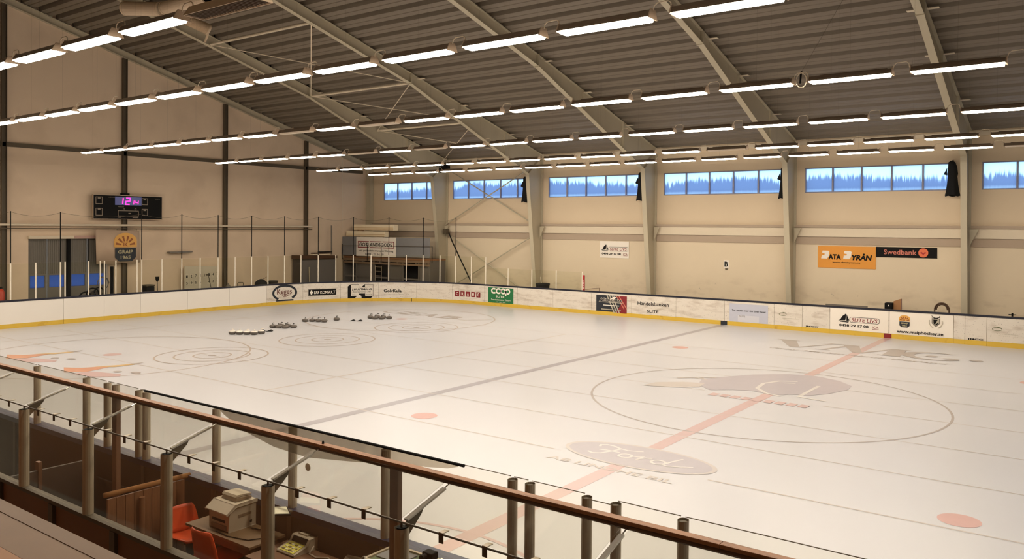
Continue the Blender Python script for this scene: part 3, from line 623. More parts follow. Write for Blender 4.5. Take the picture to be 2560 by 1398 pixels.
for a, w_ in ((30.38, 'beside the pale blue panel'), (38.7, 'near the right picture edge')):
    s = ad('olive swirl mark with faint grey lettering ' + w_); s.ring(a + .15, .69, .17, .075, .022, OLIVE, 28, .2, 5.9).stroke([(a + .15, .78), (a + .27, .75), (a + .32, .69)], .02, OLIVE).text('Lännehamnen', a + .16, .5, a + .85, .54, FADED, .01).text('Bergen', a + .2, .42, a + .5, .46, FADED); done(s)
for a, w_ in ((31.53, 'left of the sailing ship panel'), (37.84, 'on the door right of the crests')): s = ad('small black block lettering low on a board door ' + w_); s.text('JMCO', a, .185, a + .56, .265, INK, .03); done(s)
def slite(s, a, b, w, h):
    X = lambda u: a + u * w; Yb = lambda v: b + v * h
    s.poly([(X(.0), Yb(.45)), (X(.1), Yb(.62)), (X(.17), Yb(1.0)), (X(.2), Yb(1.0)), (X(.18), Yb(.5))], INK).poly([(X(.05), Yb(.52)), (X(.15), Yb(.56)), (X(.15), Yb(.95)), (X(.1), Yb(.8))], INK)
    s.poly([(X(.205), Yb(.46)), (X(.205), Yb(1.0)), (X(.275), Yb(.5))], INK).poly([(X(.03), Yb(.42)), (X(.27), Yb(.42)), (X(.25), Yb(.33)), (X(.07), Yb(.36))], INK)
    x0, x1, y0, y1 = X(.28), X(1), Yb(.36), Yb(.8); r = (y1 - y0) * .35; t = h * .03
    s.rect(x0 + r, y0, x1 - r, y0 + t, INK).rect(x0 + r, y1 - t, x1 - r, y1, INK).rect(x0, y0 + r, x0 + t, y1 - r, INK).rect(x1 - t, y0 + r, x1, y1 - r, INK)
    for cx, cy, q in ((x1 - r, y1 - r, 0), (x0 + r, y1 - r, 1), (x0 + r, y0 + r, 2), (x1 - r, y0 + r, 3)): s.ring(cx, cy, r, r, t, INK, 6, q * PI / 2, (q + 1) * PI / 2)
    s.text('SLITE LIVS', x0 + .05 * w, y0 + (y1 - y0) * .18, x1 - .05 * w, y0 + (y1 - y0) * .82, DRED, .008, .15)
    s.text('0498 29 17 08', X(.03), Yb(0), X(.74), Yb(.2), INK, .03).text('ICA', X(.83), Yb(-.02), X(.98), Yb(.18), DRED).rect(X(.83), Yb(-.08), X(.98), Yb(-.05), DRED)
s = ad('white panel with black sailing ship and red lettering, on the boards'); s.rect(32.6, .2, 34.92, 1.1, WHITE); s.up(); slite(s, 32.92, .35, 1.67, .54); done(s)
def badge(s, a, b, w, h, dark=NAVYINK):
    """sunburst badge: a centre, b bottom"""
    s.poly([(a - w / 2, b + h * .5), (a + w / 2, b + h * .5), (a + w / 2, b + h * .72)] + [(a + w / 2 * math.cos(q * PI / 16), b + h * .72 + h * .28 * math.sin(q * PI / 16)) for q in range(1, 16)] + [(a - w / 2, b + h * .72)], GOLD); s.up()
    for th in (12, 45, 74, 106, 135, 168):
        c0, s0 = math.cos(math.radians(th)), math.sin(math.radians(th)); p = lambda r, o: (a + (r * c0 - o * s0) * w / 2, b + h * .56 + (r * s0 * .92 + o * c0) * h * .42)
        s.poly([p(.38, -.05), p(.86, -.1), p(.86, .1), p(.38, .05)], RUST)
    s.text('IK', a - w * .11, b + h * .53, a + w * .11, b + h * .66, RUST, .03)
    s.poly([(a - w * .46, b + h * .47), (a + w * .46, b + h * .47), (a + w * .46, b + h * .14), (a + w * .28, b), (a - w * .28, b), (a - w * .46, b + h * .14)], dark); s.up()
    s.text('GRAIP', a - w * .33, b + h * .27, a + w * .33, b + h * .4, mat('badge_ink', (188, 178, 140), .5), .02).text('1965', a - w * .22, b + h * .08, a + w * .22, b + h * .2, mat('badge_ink', (188, 178, 140), .5), .02)
s = ad('white panel with sunburst badge, crest and web address lettering'); s.rect(34.98, .2, 37.33, 1.1, WHITE); s.up(); badge(s, 35.55, .5, .42, .5)
s.poly([(36.56, .95), (36.86, .95), (36.86, .75), (36.71, .6), (36.56, .75)], GREYINK).up().poly([(36.59, .92), (36.83, .92), (36.83, .76), (36.71, .64), (36.59, .76)], FADED).up().poly([(36.62, .9), (36.78, .9), (36.68, .7), (36.82, .8), (36.8, .74), (36.71, .66), (36.63, .74)], INK)
for q in (-1, 1): s.stroke([(36.71 + q * .04, .97), (36.71 + q * .12, 1.0), (36.71 + q * .15, 1.06)], .02, INK).stroke([(36.71 + q * .1, .99), (36.71 + q * .16, 1.0)], .018, INK); s.ring(36.71, .8, .25, .26, .03, FADED, 14, -1.2 if q > 0 else PI - .3, .3 if q > 0 else PI + 1.2)
s.poly([(36.62, .98), (36.8, .98), (36.78, .95), (36.64, .95)], INK); s.text('www.graiphockey.se', 35.26, .23, 36.99, .39, INK, .02); done(s)
# red plate at the end of the low glass
rp = Sign(lambda a, b, h: edge(a, -.05 + h, b)); rp.h = .03
o = strip(MB(), 19.985, 20.085, -.08, -.03, 1.2, 2.0, RED).build('door_plate', rb); o['label'] = 'red upright plate with white lettering at the end of the low glass'
s = Sign(lambda a, b, h: edge(a, -.026 + h, b)); s.h = 0
for q, c in enumerate('SVEO'): s.text(c, 20.005, 1.28 + q * .13, 20.065, 1.38 + q * .13, WHITE, .01)
s.build('plate_lettering', o)

# ---- safety net on black poles
net = thing('safety_net', 'fine net on thin black poles above the end glass', 'net')
POLE = [-15.2, -13.14, -11.12, -9.89, -7.38, -5.3, -3.25, -1.2, .92, 2.97, 5.02, 7.09, 9.16, 11.28]
for s_ in POLE: x, y, _ = edge(s_, -.05, 0); MB().tube([(x, y, 2.775), (x, y, 3.8 if s_ == -9.89 else 5.0)], .022, BLACK, 8).build('pole', net)
PL = [p for p in POLE if p != -9.89]
for a, b in zip(PL, PL[1:]):
    mb = MB(); K = mb.mi(NET); n = 8; top = []
    for q in range(n + 1):
        t = q / n; s_ = a + (b - a) * t; zt = 4.97 - .17 * 4 * t * (1 - t); top.append(edge(s_, -.05, zt)); mb.v += [edge(s_, -.05, 2.785), edge(s_, -.05, zt)]
    for q in range(n): mb.f.append((2 * q, 2 * q + 2, 2 * q + 3, 2 * q + 1)); mb.m.append(K)
    mb.build('net_panel', net); MB().tube(top, .006, DARKSTEEL, 5).build('rope', net)

# ================================================================== end wall furniture
sb = thing('scoreboard', 'black electronic scoreboard showing 12 14 on the end wall', 'scoreboard')
box('case', -33.0, -32.9, -1.46, 2.07, 4.75, 5.91, BLACK, sb)
mb = MB()
for a in ((-1.49, 2.10, 4.72, 4.75), (-1.49, 2.10, 5.91, 5.94), (-1.49, -1.46, 4.75, 5.91), (2.07, 2.10, 4.75, 5.91)): mb.box(-33.0, -32.89, a[0], a[1], a[2], a[3], CAPEND)
mb.build('frame', sb)
box('wall_bracket', -33.25, -33.0, .05, .4, 5.7, 6.05, BLACK, sb)
s = Sign(xplane(-32.9)); s.rect(-.4, 5.44, .97, 5.86, LEDPANEL); s.build('display_panel', sb, 'dark blue lit clock panel')
s = Sign(xplane(-32.885)); t = .055
sk = lambda pts: [(a + (b - 5.45) * .12, b) for a, b in pts]
s.stroke(sk([(-.03, 5.5), (-.03, 5.8)]), t, PINKLED); s.stroke(sk([(.12, 5.8), (.33, 5.8), (.33, 5.65), (.12, 5.63), (.12, 5.48), (.33, 5.48)]), t, PINKLED)
s.stroke(sk([(.54, 5.49), (.54, 5.68)]), .035, PINKLED); s.stroke(sk([(.64, 5.68), (.64, 5.58), (.76, 5.58)]), .035, PINKLED); s.stroke(sk([(.77, 5.68), (.77, 5.49)]), .035, PINKLED); s.build('clock_digits', sb, 'glowing pink digits 12 14')
s = Sign(xplane(-32.9)); G = mat('scoreboard_line', (140, 126, 108), .5)
for a0, b0, a1, b1 in ((-1.36, 5.47, -1.02, 5.83), (-1.36, 4.9, -1.02, 5.27), (.98, 5.47, 1.3, 5.82), (.98, 4.92, 1.3, 5.27), (-.26, 4.88, .82, 5.17)): s.frame(a0, b0, a1, b1, .03, G)
for a, b in ((-1.19, 5.76), (-1.19, 5.21), (1.14, 5.75), (1.14, 5.2)): s.rect(a - .07, b - .03, a + .07, b + .03, G)
s.text('H', -.0, 5.2, .1, 5.3, G, .02).text('G', .6, 5.19, .7, 5.29, G, .02).text('PERIOD', -.25, 5.33, .05, 5.37, G).rect(.28, 5.0, .42, 5.05, G).text('HEMMA', -.72, 5.8, -.42, 5.84, G).text('BORTA', 1.7, 5.78, 1.95, 5.82, G).rect(-.24, 4.8, -.1, 4.86, G).rect(.5, 4.8, .8, 4.84, G); s.build('panel_markings', sb)

bn = thing('club_banner', 'pale banner with sunburst badge hanging below the scoreboard', 'banner')
mb = MB(); K = mb.mi(BANNER); n = 14
for q in range(n + 1):
    y = -1.40 + 2.22 * q / n; d = .03 * math.sin(q * 1.3)
    mb.v += [(-32.82 + d, y + .05, 2.5 + .03 * math.sin(q)), (-32.82 + d * .3, y, 4.2 - .004 * q)]
for q in range(n): mb.f.append((2 * q, 2 * q + 2, 2 * q + 3, 2 * q + 1)); mb.m.append(K)
o = mb.build('cloth', bn, smooth=True); sm = o.modifiers.new('thickness', 'SOLIDIFY'); sm.thickness = .006
s = Sign(xplane(-32.785)); badge(s, .08, 2.6, 1.16, 1.44); s.build('badge_print', bn, 'gold and navy sunburst badge')
for y in (-1.3, -.3, .7): MB().tube([(-32.83, y, 4.18), (-32.95, y, 4.24)], .008, DARKSTEEL, 5).build('tie', bn)

# folding door with lit panes
DP = bpy.data.materials.new('door_pane'); DP.use_nodes = True; N_ = DP.node_tree.nodes; N_.remove(N_['Principled BSDF'])
tl = N_.new('ShaderNodeBsdfTranslucent'); nz = N_.new('ShaderNodeTexNoise'); nz.inputs['Scale'].default_value = 2
mx = N_.new('ShaderNodeMix'); mx.data_type = 'RGBA'; mx.inputs[6].default_value = rgb((94, 108, 138)); mx.inputs[7].default_value = rgb((106, 120, 152))
DP.node_tree.links.new(nz.outputs[0], mx.inputs[0]); DP.node_tree.links.new(mx.outputs[2], tl.inputs[0]); DP.node_tree.links.new(tl.outputs[0], N_['Material Output'].inputs[0])
dr = bpy.data.objects.new('door_1', None); C.objects.link(dr); struct(dr)
for y0, y1 in ((-4.24, -3.41), (-3.39, -2.53), (-2.38, -1.56), (-1.54, -.6)):
    mb = MB(); a, b, z0, z1 = y0 + .09, y1 - .09, 1.44, 2.02; X0_, X1_ = XE - .16, XE - .1
    mb.box(X0_, X1_, y0, y1, -.03, z0, DOORMET).box(X0_, X1_, y0, y1, z1, DZ, DOORMET).box(X0_, X1_, y0, a, z0, z1, DOORMET).box(X0_, X1_, b, y1, z0, z1, DOORMET)
    lf = mb.build('door_leaf', dr)
    for q in range(9): y = y0 + .06 + q * (y1 - y0 - .12) / 8; box('rib', X1_, X1_ + .02, y - .012, y + .012, z1 + .08, DZ - .06, DOORMET, lf)
    box('pane', XE - .14, XE - .13, a, b, z0, z1, DP, lf)
box('gap_strip', XE - .16, XE + .03, -2.53, -2.38, -.03, DZ, BLACK, dr)  # black strip fills the gap between the leaf pairs
box('door_head', XE, XE + .2, -4.3, -2.3, 3.76, 3.9, LEDGE, dr); box('door_head', XE, XE + .16, -2.3, -.6, 3.76, 3.9, mat('door_head_pink', (186, 152, 140), .6), dr)
tag(MB().tube([(-32.95, -.52, -.03), (-32.95, -.52, 2.35)], .075, BLACK, 10).build('dark_post'), 'short dark post beside the folding door below the banner', 'post')
o = thing('wall_lamp', 'long dark unlit lamp fixed to the end wall right of the banner', 'lamp')
MB().prism([(2.56, 2.95), (3.86, 2.97), (3.9, 3.05), (2.56, 3.03)], 0, -33.2, -32.95, GREYINK).build('housing', o); box('arm', XE, -33.2, 3.1, 3.2, 2.97, 3.02, DARKSTEEL, o)
nb = thing('number_board', 'pale board with two rows of black digits behind the end glass', 'number board')
PB = mat('pale_board', (206, 196, 176), .7, var=.03)
MB().prism([(3.38, .0), (5.42, .0), (5.42, 2.16), (3.38, 2.24)], 0, -32.95, -32.92, PB).build('panel', nb)
s = Sign(xplane(-32.915))
for q, c in enumerate('12712147'): a = 3.5 + q * .262; s.rect(a - .07, 1.56, a + .11, 1.8, mat('digit_card', (216, 206, 186), .6)).up(.012).text(c, a - .03, 1.59 + q * .012, a + .06, 1.74 + q * .012, INK, .01); s.h -= .012
for q, c in enumerate('5955 436'):
    if c != ' ': a = 3.5 + q * .262; s.rect(a - .07, 1.2, a + .11, 1.44, mat('digit_card', (216, 206, 186), .6)).up(.012).text(c, a - .03, 1.24 + q * .008, a + .06, 1.37 + q * .008, INK, .01); s.h -= .012
s.build('digit_cards', nb)
for a in (3.42, 5.38): box('leg', -32.99, -32.95, a - .03, a + .03, -.03, 1.2, DARKSTEEL, nb)
# odds and ends between end boards and end wall
def X_(o, lab, cat): return tag(o, lab, cat)
o = thing('hockey_stick', 'dark stick leaning against the number board', 'stick'); MB().tube([(-32.2, 4.75, 0), (-32.6, 4.6, 1.75)], .018, DARKSTEEL, 6).build('shaft', o); MB().box(-32.66, -32.58, 4.5, 4.62, 1.7, 1.78, DARKSTEEL).build('blade', o)
o = thing('snow_shovel', 'snow shovel standing upside down behind the end boards', 'shovel'); MB().tube([(-31.7, 1.22, -.03), (-31.75, 1.18, 1.6)], .016, DARKSTEEL, 6).build('shaft', o); MB().prism([(1.08, 1.82), (1.28, 1.82), (1.26, 1.66), (1.2, 1.56), (1.16, 1.56), (1.1, 1.66)], 0, -31.77, -31.73, BLACK).build('scoop', o)
o = thing('storage_box', 'dark square box behind the end boards left of the shovel', 'box'); box('body', -32.0, -31.55, .5, .93, -.03, 1.36, BLACK, o, .02); box('lid', -32.02, -31.53, .48, .95, 1.365, 1.44, DARKSTEEL, o, .02)
o = thing('fire_extinguisher', 'red cylinder at the left picture edge behind the end glass', 'extinguisher'); MB().lathe([(.13, -.03), (.15, .1), (.15, 1.45), (.1, 1.58), (.03, 1.62)], (-31.6, -6.05, 0), REDEXT).build('cylinder', o, True); MB().box(-31.63, -31.57, -6.1, -6.0, 1.63, 1.7, BLACK).build('valve', o)
o = thing('wheel_trolley', 'dark heap of machinery parts in front of the folding door', 'machine')
for q, (y, z, r) in enumerate(((-2.3, .95, .28), (-1.95, 1.1, .3), (-1.65, 1.2, .22))): MB().tube([(-31.95, y + r * math.cos(k_ * PI / 8), z + r * math.sin(k_ * PI / 8)) for k_ in range(17)], .035, BLACK, 6).build('wheel', o)
MB().prism([(-2.4, -.03), (-1.5, -.03), (-1.55, 1.1), (-1.8, 1.3), (-2.3, 1.0)], 0, -32.1, -31.98, DARKBOX).build('body', o); MB().tube([(-31.95, -1.6, 1.0), (-31.95, -1.62, 1.62)], .03, BLACK, 6).build('handle', o)
o = thing('hose_rack', 'tangled grey hose hung on the wall beside the folding door', 'hose')
MB().tube([(-32.9, -.98 + .28 * math.cos(k_ * .7), 1.55 + .3 * math.sin(k_ * .7)) for k_ in range(22)], .03, GREYINK, 6).build('coil', o); box('hook', XE, -32.85, -1.0, -.94, 1.8, 1.86, DARKSTEEL, o)
o = thing('loop_handle', 'small dark loop handle sticking up behind the end boards', 'handle'); MB().tube([(-31.8, 5.9, -.03), (-31.8, 5.9, 1.24), (-31.8, 5.95, 1.28), (-31.8, 6.22, 1.27), (-31.8, 6.27, 1.23), (-31.8, 6.27, -.03)], .02, DARKSTEEL, 6).build('bar', o)
o = thing('cloth_bundle', 'dark lumpy bundle behind the end boards beside the bin', 'bundle')
mb = MB(); mb.lathe([(.36, -.03), (.38, .8), (.34, 1.2), (.2, 1.33), (.06, 1.4)], (-31.9, 7.5, 0), CLOTH, 14); mb.build('bundle', o, True); MB().prism([(7.1, 1.2), (7.5, 1.3), (7.9, 1.5), (7.6, 1.36), (7.3, 1.22)], 0, -31.95, -31.9, CLOTH).build('fold', o)
o = thing('dark_bin', 'dark waste bin behind the curve of the end boards', 'bin'); MB().lathe([(.2, -.03), (.25, 1.18), (.27, 1.2), (.27, 1.27), (.22, 1.28)], (-31.8, 8.25, 0), DARKBOX).build('body', o, True)
o = thing('small_canister', 'small grey canister behind the end boards beside the post', 'canister'); MB().lathe([(.13, -.03), (.13, 1.1), (.06, 1.2), (.04, 1.26)], (-31.8, 5.3, 0), GREYINK).build('body', o, True)

# ================================================================== store platform in the far corner
BAYGREY = mat('bay_grey', (104, 96, 90), .7, var=.06)
mz = thing('store_platform', 'timber store with dark bays and grey parapet in the far corner', 'platform')
F_, B_ = 14.65, 16.1
box('deck', -33.1, -25.45, F_ + .05, B_, 2.42, 2.52, PLANK, mz)
for x in (-33.05, -31.9, -30.3, -29.0, -27.75, -26.4, -25.6): box('post', x, x + .06, F_ + .02, F_ + .12, -.03, 2.4, BAYGREY, mz)
box('front_beam', -33.1, -25.45, F_, F_ + .05, 2.26, 2.41, mat('beam_wood', (128, 104, 82), .6, var=.15, scale=3, stretch=(1, 14, 14)), mz)
box('lower_beam', -33.1, -25.45, F_ + .01, F_ + .06, 2.08, 2.2, mat('beam_wood', (128, 104, 82), .6), mz)
for q in range(10): x = -32.9 + q * .78; box('joist', x, x + .12, F_ + .03, F_ + .2, 2.2, 2.26, BAYGREY, mz)
for x0, x1 in ((-31.95, -30.25), (-29.02, -27.7), (-26.42, -25.5)): box('bay_panel', x0, x1, F_ + .13, F_ + .16, -.03, 2.07, BAYGREY, mz)
box('sill_board', -33.1, -25.5, F_ + .08, F_ + .12, 1.2, 1.3, BAYGREY, mz)
box('back_panel', -33.1, -25.5, B_ - .1, B_ - .05, -.03, 2.4, BLACK, mz)
for x0, x1 in ((-33.15, -31.85), (-28.2, -25.45)): box('parapet_panel', x0, x1, F_, F_ + .04, 2.6, 3.78, GREYPANEL, mz)
box('parapet_panel', -31.84, -28.21, F_ + .02, F_ + .05, 2.6, 3.78, GREYPANEL, mz)
MB().tube([(-33.1, F_ - .05, 3.2), (-25.2, F_ - .05, 3.28)], .015, DARKSTEEL, 6).build('guard_wire', mz)
for x in (-33.1, -30.75, -29.5, -25.2): MB().tube([(x, F_ - .05, 2.3), (x, F_ - .05, 3.3)], .02, BLACK, 6).build('guard_post', mz)
box('side_panel', -25.54, -25.46, F_ + .06, B_, -.03, 2.41, BAYGREY, mz); box('side_panel', -33.14, -33.1, F_ + .06, B_, -.03, 2.41, BAYGREY, mz)
ld = thing('ladder', 'pale ladder standing in the middle dark bay of the store', 'ladder')
for x in (-29.95, -29.4): MB().tube([(x, F_ - .12, -.03), (x, F_ - .12, 2.0)], .018, GREYALU, 6).build('rail', ld)
for q in range(7): MB().tube([(-29.95, F_ - .12, .3 + q * .27), (-29.4, F_ - .12, .3 + q * .27)], .013, GREYALU, 6).build('rung', ld)
gs = thing('haulier_sign', 'white sign with red framed black lettering GOTLANDSGODS on the parapet', 'sign')
box('board', -31.8, -28.25, F_ - .03, F_ - .005, 2.57, 3.78, WHITE, gs)
s = Sign(yplane(F_ - .03)); t = .05
for a0, a1 in ((-31.64, -30.62), (-30.55, -29.48), (-29.4, -28.4)): s.rect(a0, 3.47, a1, 3.47 + t, DRED); s.rect(a0, 3.1, a1, 3.1 + t, DRED)
s.rect(-31.64, 3.1, -31.59, 3.52, DRED).rect(-28.45, 3.1, -28.4, 3.52, DRED); s.text('GOTLANDSGODS', -31.5, 3.2, -28.56, 3.42, INK, .018).text('-ett gotländskt transportföretag', -31.55, 2.84, -28.45, 2.98, INK, .006).text('0498 - 21 16 50', -30.95, 2.64, -29.3, 2.77, INK, .006); s.build('lettering', gs)
bx_ = thing('store_cabinet', 'low brown-topped grey cabinet against the end wall beside the store', 'cabinet')
box('body', -33.1, -32.25, 10.65, 13.35, -.03, 2.42, DARKBOX, bx_); MB().prism([(10.6, 2.43), (13.4, 2.43), (13.4, 2.6), (10.6, 2.66)], 0, -33.15, -32.2, WOOD_D).build('top', bx_)
for y0, y1 in ((10.7, 11.9), (11.95, 13.3)): box('door', -32.25, -32.23, y0, y1, .05, 2.35, mat('cabinet_grey', (108, 101, 98), .6, var=.06), bx_)
tag(MB().tube([(-32.1, 11.15, -.03), (-32.12, 11.1, 1.95)], .03, GREYALU, 8).build('grey_pole'), 'short grey pole standing before the grey cabinet', 'pole')
pl_ = thing('plank_stack', 'two dark planks lying on the grey cabinet', 'planks'); box('plank', -32.7, -32.4, 11.6, 13.0, 2.66, 2.72, CREAMWOOD, pl_); box('plank', -32.75, -32.35, 11.75, 13.1, 2.73, 2.8, WOOD_D, pl_); box('plank', -32.65, -32.4, 12.2, 13.15, 2.81, 2.86, BLACK, pl_)
tag(MB().tube([(-32.6, 13.28, 2.66), (-32.62, 13.28, 4.5)], .05, GREYINK, 8).build('upright_pole'), 'rough grey upright pole beside the parapet of the store', 'pole')
# stack of cream painted boards above the parapet
ST = [(-32.6, -28.9, 4.22, 4.58, 0), (-33.1, -29.55, 3.79, 4.14, -.12)]
for i, (x0, x1, z0, z1, dy) in enumerate(ST):
    t = thing('painted_panel', 'long cream painted panel above the store parapet, %s of two' % ('upper' if i == 0 else 'lower'), 'panel', 'cream panels')
    mb = MB(); y0 = 15.05 + dy
    mb.box(x0, x1, y0, y0 + .4, z0, z1, CREAMWOOD); mb.build('panel', t, bevel=.01)
    for q in (0, 1): box('edge_strip', x0, x1, y0 - .02, y0, z0 + .02 + q * .1, z0 + .08 + q * .1, mat('cream_edge', (224, 200, 160), .6), t)
box('trestle', -32.6, -32.4, 15.1, 15.5, 2.52, 3.785, PLANK); o = bpy.data.objects['trestle']; tag(o, 'timber trestle under the cream panels, left', 'trestle')
o = box('trestle', -29.9, -29.7, 15.1, 15.5, 2.52, 3.785, PLANK); tag(o, 'timber trestle under the cream panels, right', 'trestle')
o = box('panel_block', -32.2, -31.9, 15.1, 15.4, 4.145, 4.215, PLANK); tag(o, 'small spacer block between the two cream panels', 'block')
tag(MB().tube([(-33.0, 14.5, 8.95), (-33.0, 14.5, 3.9)], .012, LEDGE, 6).build('ceiling_rope'), 'thin white cord hanging down the end wall near the corner', 'cord')

# ================================================================== signs and things on and by the far wall
def wallsign(name, label, x0, x1, z0, z1, m, cat='sign'):
    t = thing(name, label, cat); box('board', x0, x1, YF - .035, YF - .002, z0, z1, m, t); return t, Sign(yplane(YF - .035))
t, s = wallsign('grocer_sign', 'white sign with black sailing ship and red lettering on the far wall', -15.06, -13.28, 2.87, 3.77, WHITE); slite(s, -14.98, 3.04, 1.66, .54); s.build('lettering', t)
t, s = wallsign('letter_sign', 'small white plate with a black letter B on the far wall', -7.99, -7.72, 2.56, 2.95, WHITE); s.text('B', -7.94, 2.63, -7.76, 2.88, INK, .03); s.build('lettering', t)
t, s = wallsign('computer_sign', 'orange sign with black and white lettering on the far wall', -3.45, -.95, 2.755, 3.745, ORANGE)
for a, c in ((-3.3, 'D'), (-2.33, 'B')):
    s.poly([(a, 3.17), (a + .26, 3.17), (a + .34, 3.27), (a + .36, 3.5), (a + .3, 3.53), (a + .06, 3.53), (a + .04, 3.42), (a + .16, 3.4), (a + .15, 3.34), (a + .03, 3.33)], WHITE)
s.text('ATA', -2.98, 3.14, -2.42, 3.38, INK, .05).text('YRÅN', -1.98, 3.13, -1.1, 3.44, INK, .05, .15).text('www.databyran.nu', -2.8, 2.97, -1.6, 3.05, INK, .02); s.build('lettering', t)
t, s = wallsign('bank_sign', 'long black sign with copper lettering and round emblem on the far wall', -.94, 1.49, 3.305, 3.755, INK); s.text('Swedbank', -.62, 3.43, .7, 3.64, PINK, .012).ell(.96, 3.53, .195, .195, SWORB).up()
s.poly([(.82, 3.53), (.9, 3.57), (.96, 3.5), (1.02, 3.57), (1.1, 3.53), (1.0, 3.48), (.96, 3.42), (.92, 3.48)], RED); s.build('lettering', t)
o = box('wall_box', -7.9, -7.8, YF - .05, YF, 2.48, 2.54, DARKSTEEL); tag(o, 'tiny dark fitting on the wall just below the letter plate', 'fitting')
# black cloth covers hung beside the frames
for i, x in enumerate((-20.05, -12.62, -5.15, 2.05)):
    t = thing('cloth_cover', ['black cloth hanging behind the second frame beside the window', 'black cloth hanging behind the third frame beside the window', 'black cloth hanging behind the fourth frame beside the window', 'black cloth cover hanging in front of the window, left of the fifth frame'][i], 'cloth', 'black cloth covers')
    if i < 3: x += .2
    prof = [(7.40, .05, .03), (7.33, .13, .08), (7.15, .17, .1), (6.85, .2, .12), (6.75, .175, .11), (6.4, .2, .12), (6.1, .24, .14), (5.94, .27, .15)]
    mb = MB(); K = mb.mi(CLOTH); n = 28
    for z, ra, rb_ in prof:
        for q in range(n):
            th = 2 * PI * q / n; f = 1 + (.1 * math.sin(5 * th + 1) + .06 * math.sin(9 * th)) * max(0, min(1, (7.3 - z) / 1.0))
            mb.v.append((x + ra * f * math.cos(th) + (.03 if z < 7.2 else 0), 16.6 + rb_ * f * math.sin(th), z + (.03 * math.sin(3 * th) if z < 6 else 0)))
    for r in range(len(prof) - 1):
        for q in range(n): mb.f.append((r * n + q, r * n + (q + 1) % n, (r + 1) * n + (q + 1) % n, (r + 1) * n + q)); mb.m.append(K)
    mb.f.append(tuple(range(n))); mb.m.append(K); mb.build('drape', t, True)
    MB().prism([(x - .17, 7.1), (x - .29, 6.84), (x - .17, 6.79)], 1, 16.55, 16.62, CLOTH).build('flap', t)
    MB().tube([(x, 16.6, 7.38), (x, 16.99, 7.45)], .02, DARKSTEEL, 6).build('wall_bracket', t)
# things between far boards and wall
t = thing('waste_bin', 'black rubber bin with a white stick behind the far boards', 'bin'); MB().lathe([(.3, -.03), (.36, .9), (.38, 1.25), (.4, 1.3), (.4, 1.36), (.36, 1.38)], (-18.15, 16.0, 0), RUBBER).build('body', t, True); MB().tube([(-18.2, 15.95, 1.3), (-18.28, 15.95, 1.72)], .018, ALU, 6).build('stick', t)
t = thing('leaning_panel', 'pale sheet with dark edge leaning behind the far boards', 'panel'); MB().prism([(-15.5, -.03), (-14.5, -.03), (-14.5, 1.28), (-15.5, 1.15)], 1, 16.0, 16.04, PLASTER_UP).build('sheet', t); MB().tube([(-15.5, 15.99, 1.16), (-14.5, 15.99, 1.29), (-14.5, 15.99, .2)], .012, BROWNINK, 5).build('edge_trim', t)
t = thing('low_bench', 'long low grey bench back behind the far boards', 'bench'); box('back', -2.85, -1.08, 16.15, 16.2, .8, 1.17, GREYINK, t); 
for x in (-2.7, -1.25): box('leg', x, x + .06, 16.2, 16.26, -.03, 1.1, DARKSTEEL, t)
t = thing('black_case', 'black case behind the far boards beside the brown board', 'case'); box('body', -.36, -.05, 16.0, 16.4, -.03, 1.38, BLACK, t, .02); box('label_plate', -.22, -.18, 15.99, 16.0, 1.24, 1.3, WHITE, t)
t = thing('brown_board', 'slanting brown chipboard behind the far boards', 'board'); MB().prism([(-.04, -.03), (.27, -.03), (.27, 1.58), (-.04, 1.45)], 1, 16.2, 16.24, mat('chipboard', (170, 122, 78), .6, var=.1)).build('sheet', t); box('edge', .255, .285, 16.18, 16.2, .5, 1.57, BROWNINK, t)
t = thing('rubber_arch', 'brown rubber hose arch behind the far boards', 'hose')
for r in (.27, .21): MB().tube([(1.82 + r * math.cos(PI * q / 14), 16.2, 1.2 + (r + .02) * math.sin(PI * q / 14)) for q in range(15)], .03, mat('brown_rubber', (82, 58, 40), .6), 8).build('hose', t)
for x in (1.55, 2.09): MB().tube([(x, 16.2, -.03), (x, 16.2, 1.2)], .03, mat('brown_rubber', (82, 58, 40), .6), 8).build('hose', t)
t = thing('valve_tap', 'small black valve handle behind the far boards at the right', 'valve'); MB().tube([(4.33, 16.2, -.03), (4.33, 16.2, 1.24)], .035, BLACK, 8).build('stem', t); MB().tube([(4.2, 16.2, 1.18), (4.46, 16.2, 1.18)], .018, BLACK, 6).build('handle', t)

# ================================================================== curling stones and hacks
def stone(white):
    r = bpy.data.objects.new('curling_stone', None); C.objects.link(r)
    MB().lathe([(.06, 0), (.11, .008), (.135, .03), (.147, .06), (.147, .08), (.135, .11), (.11, .132), (.06, .14)], (0, 0, 0), STONE, 22).build('body', r, True)
    MB().lathe([(.1475, .056), (.1485, .062), (.1485, .078), (.1475, .084)], (0, 0, 0), STONE_T, 22).build('band', r, True)
    if white: MB().lathe([(.12, .125), (.115, .143), (.07, .149)], (0, 0, 0), WHITE, 20).build('cover', r, True)
    else: MB().lathe([(.05, .14), (.05, .147), (.03, .15)], (0, 0, 0), HANDLE, 14).build('cap', r)
    MB().tube([(-.01, 0, .14), (-.012, 0, .18), (.0, 0, .205), (.03, 0, .215), (.11, 0, .21)], [.016, .015, .015, .016, .013], WHITE if white else HANDLE, 8).build('handle', r, True)
    return r
proto = {True: None, False: None}
R_, D_ = Vector((.808, .589, 0)), Vector((-.589, .808, 0))
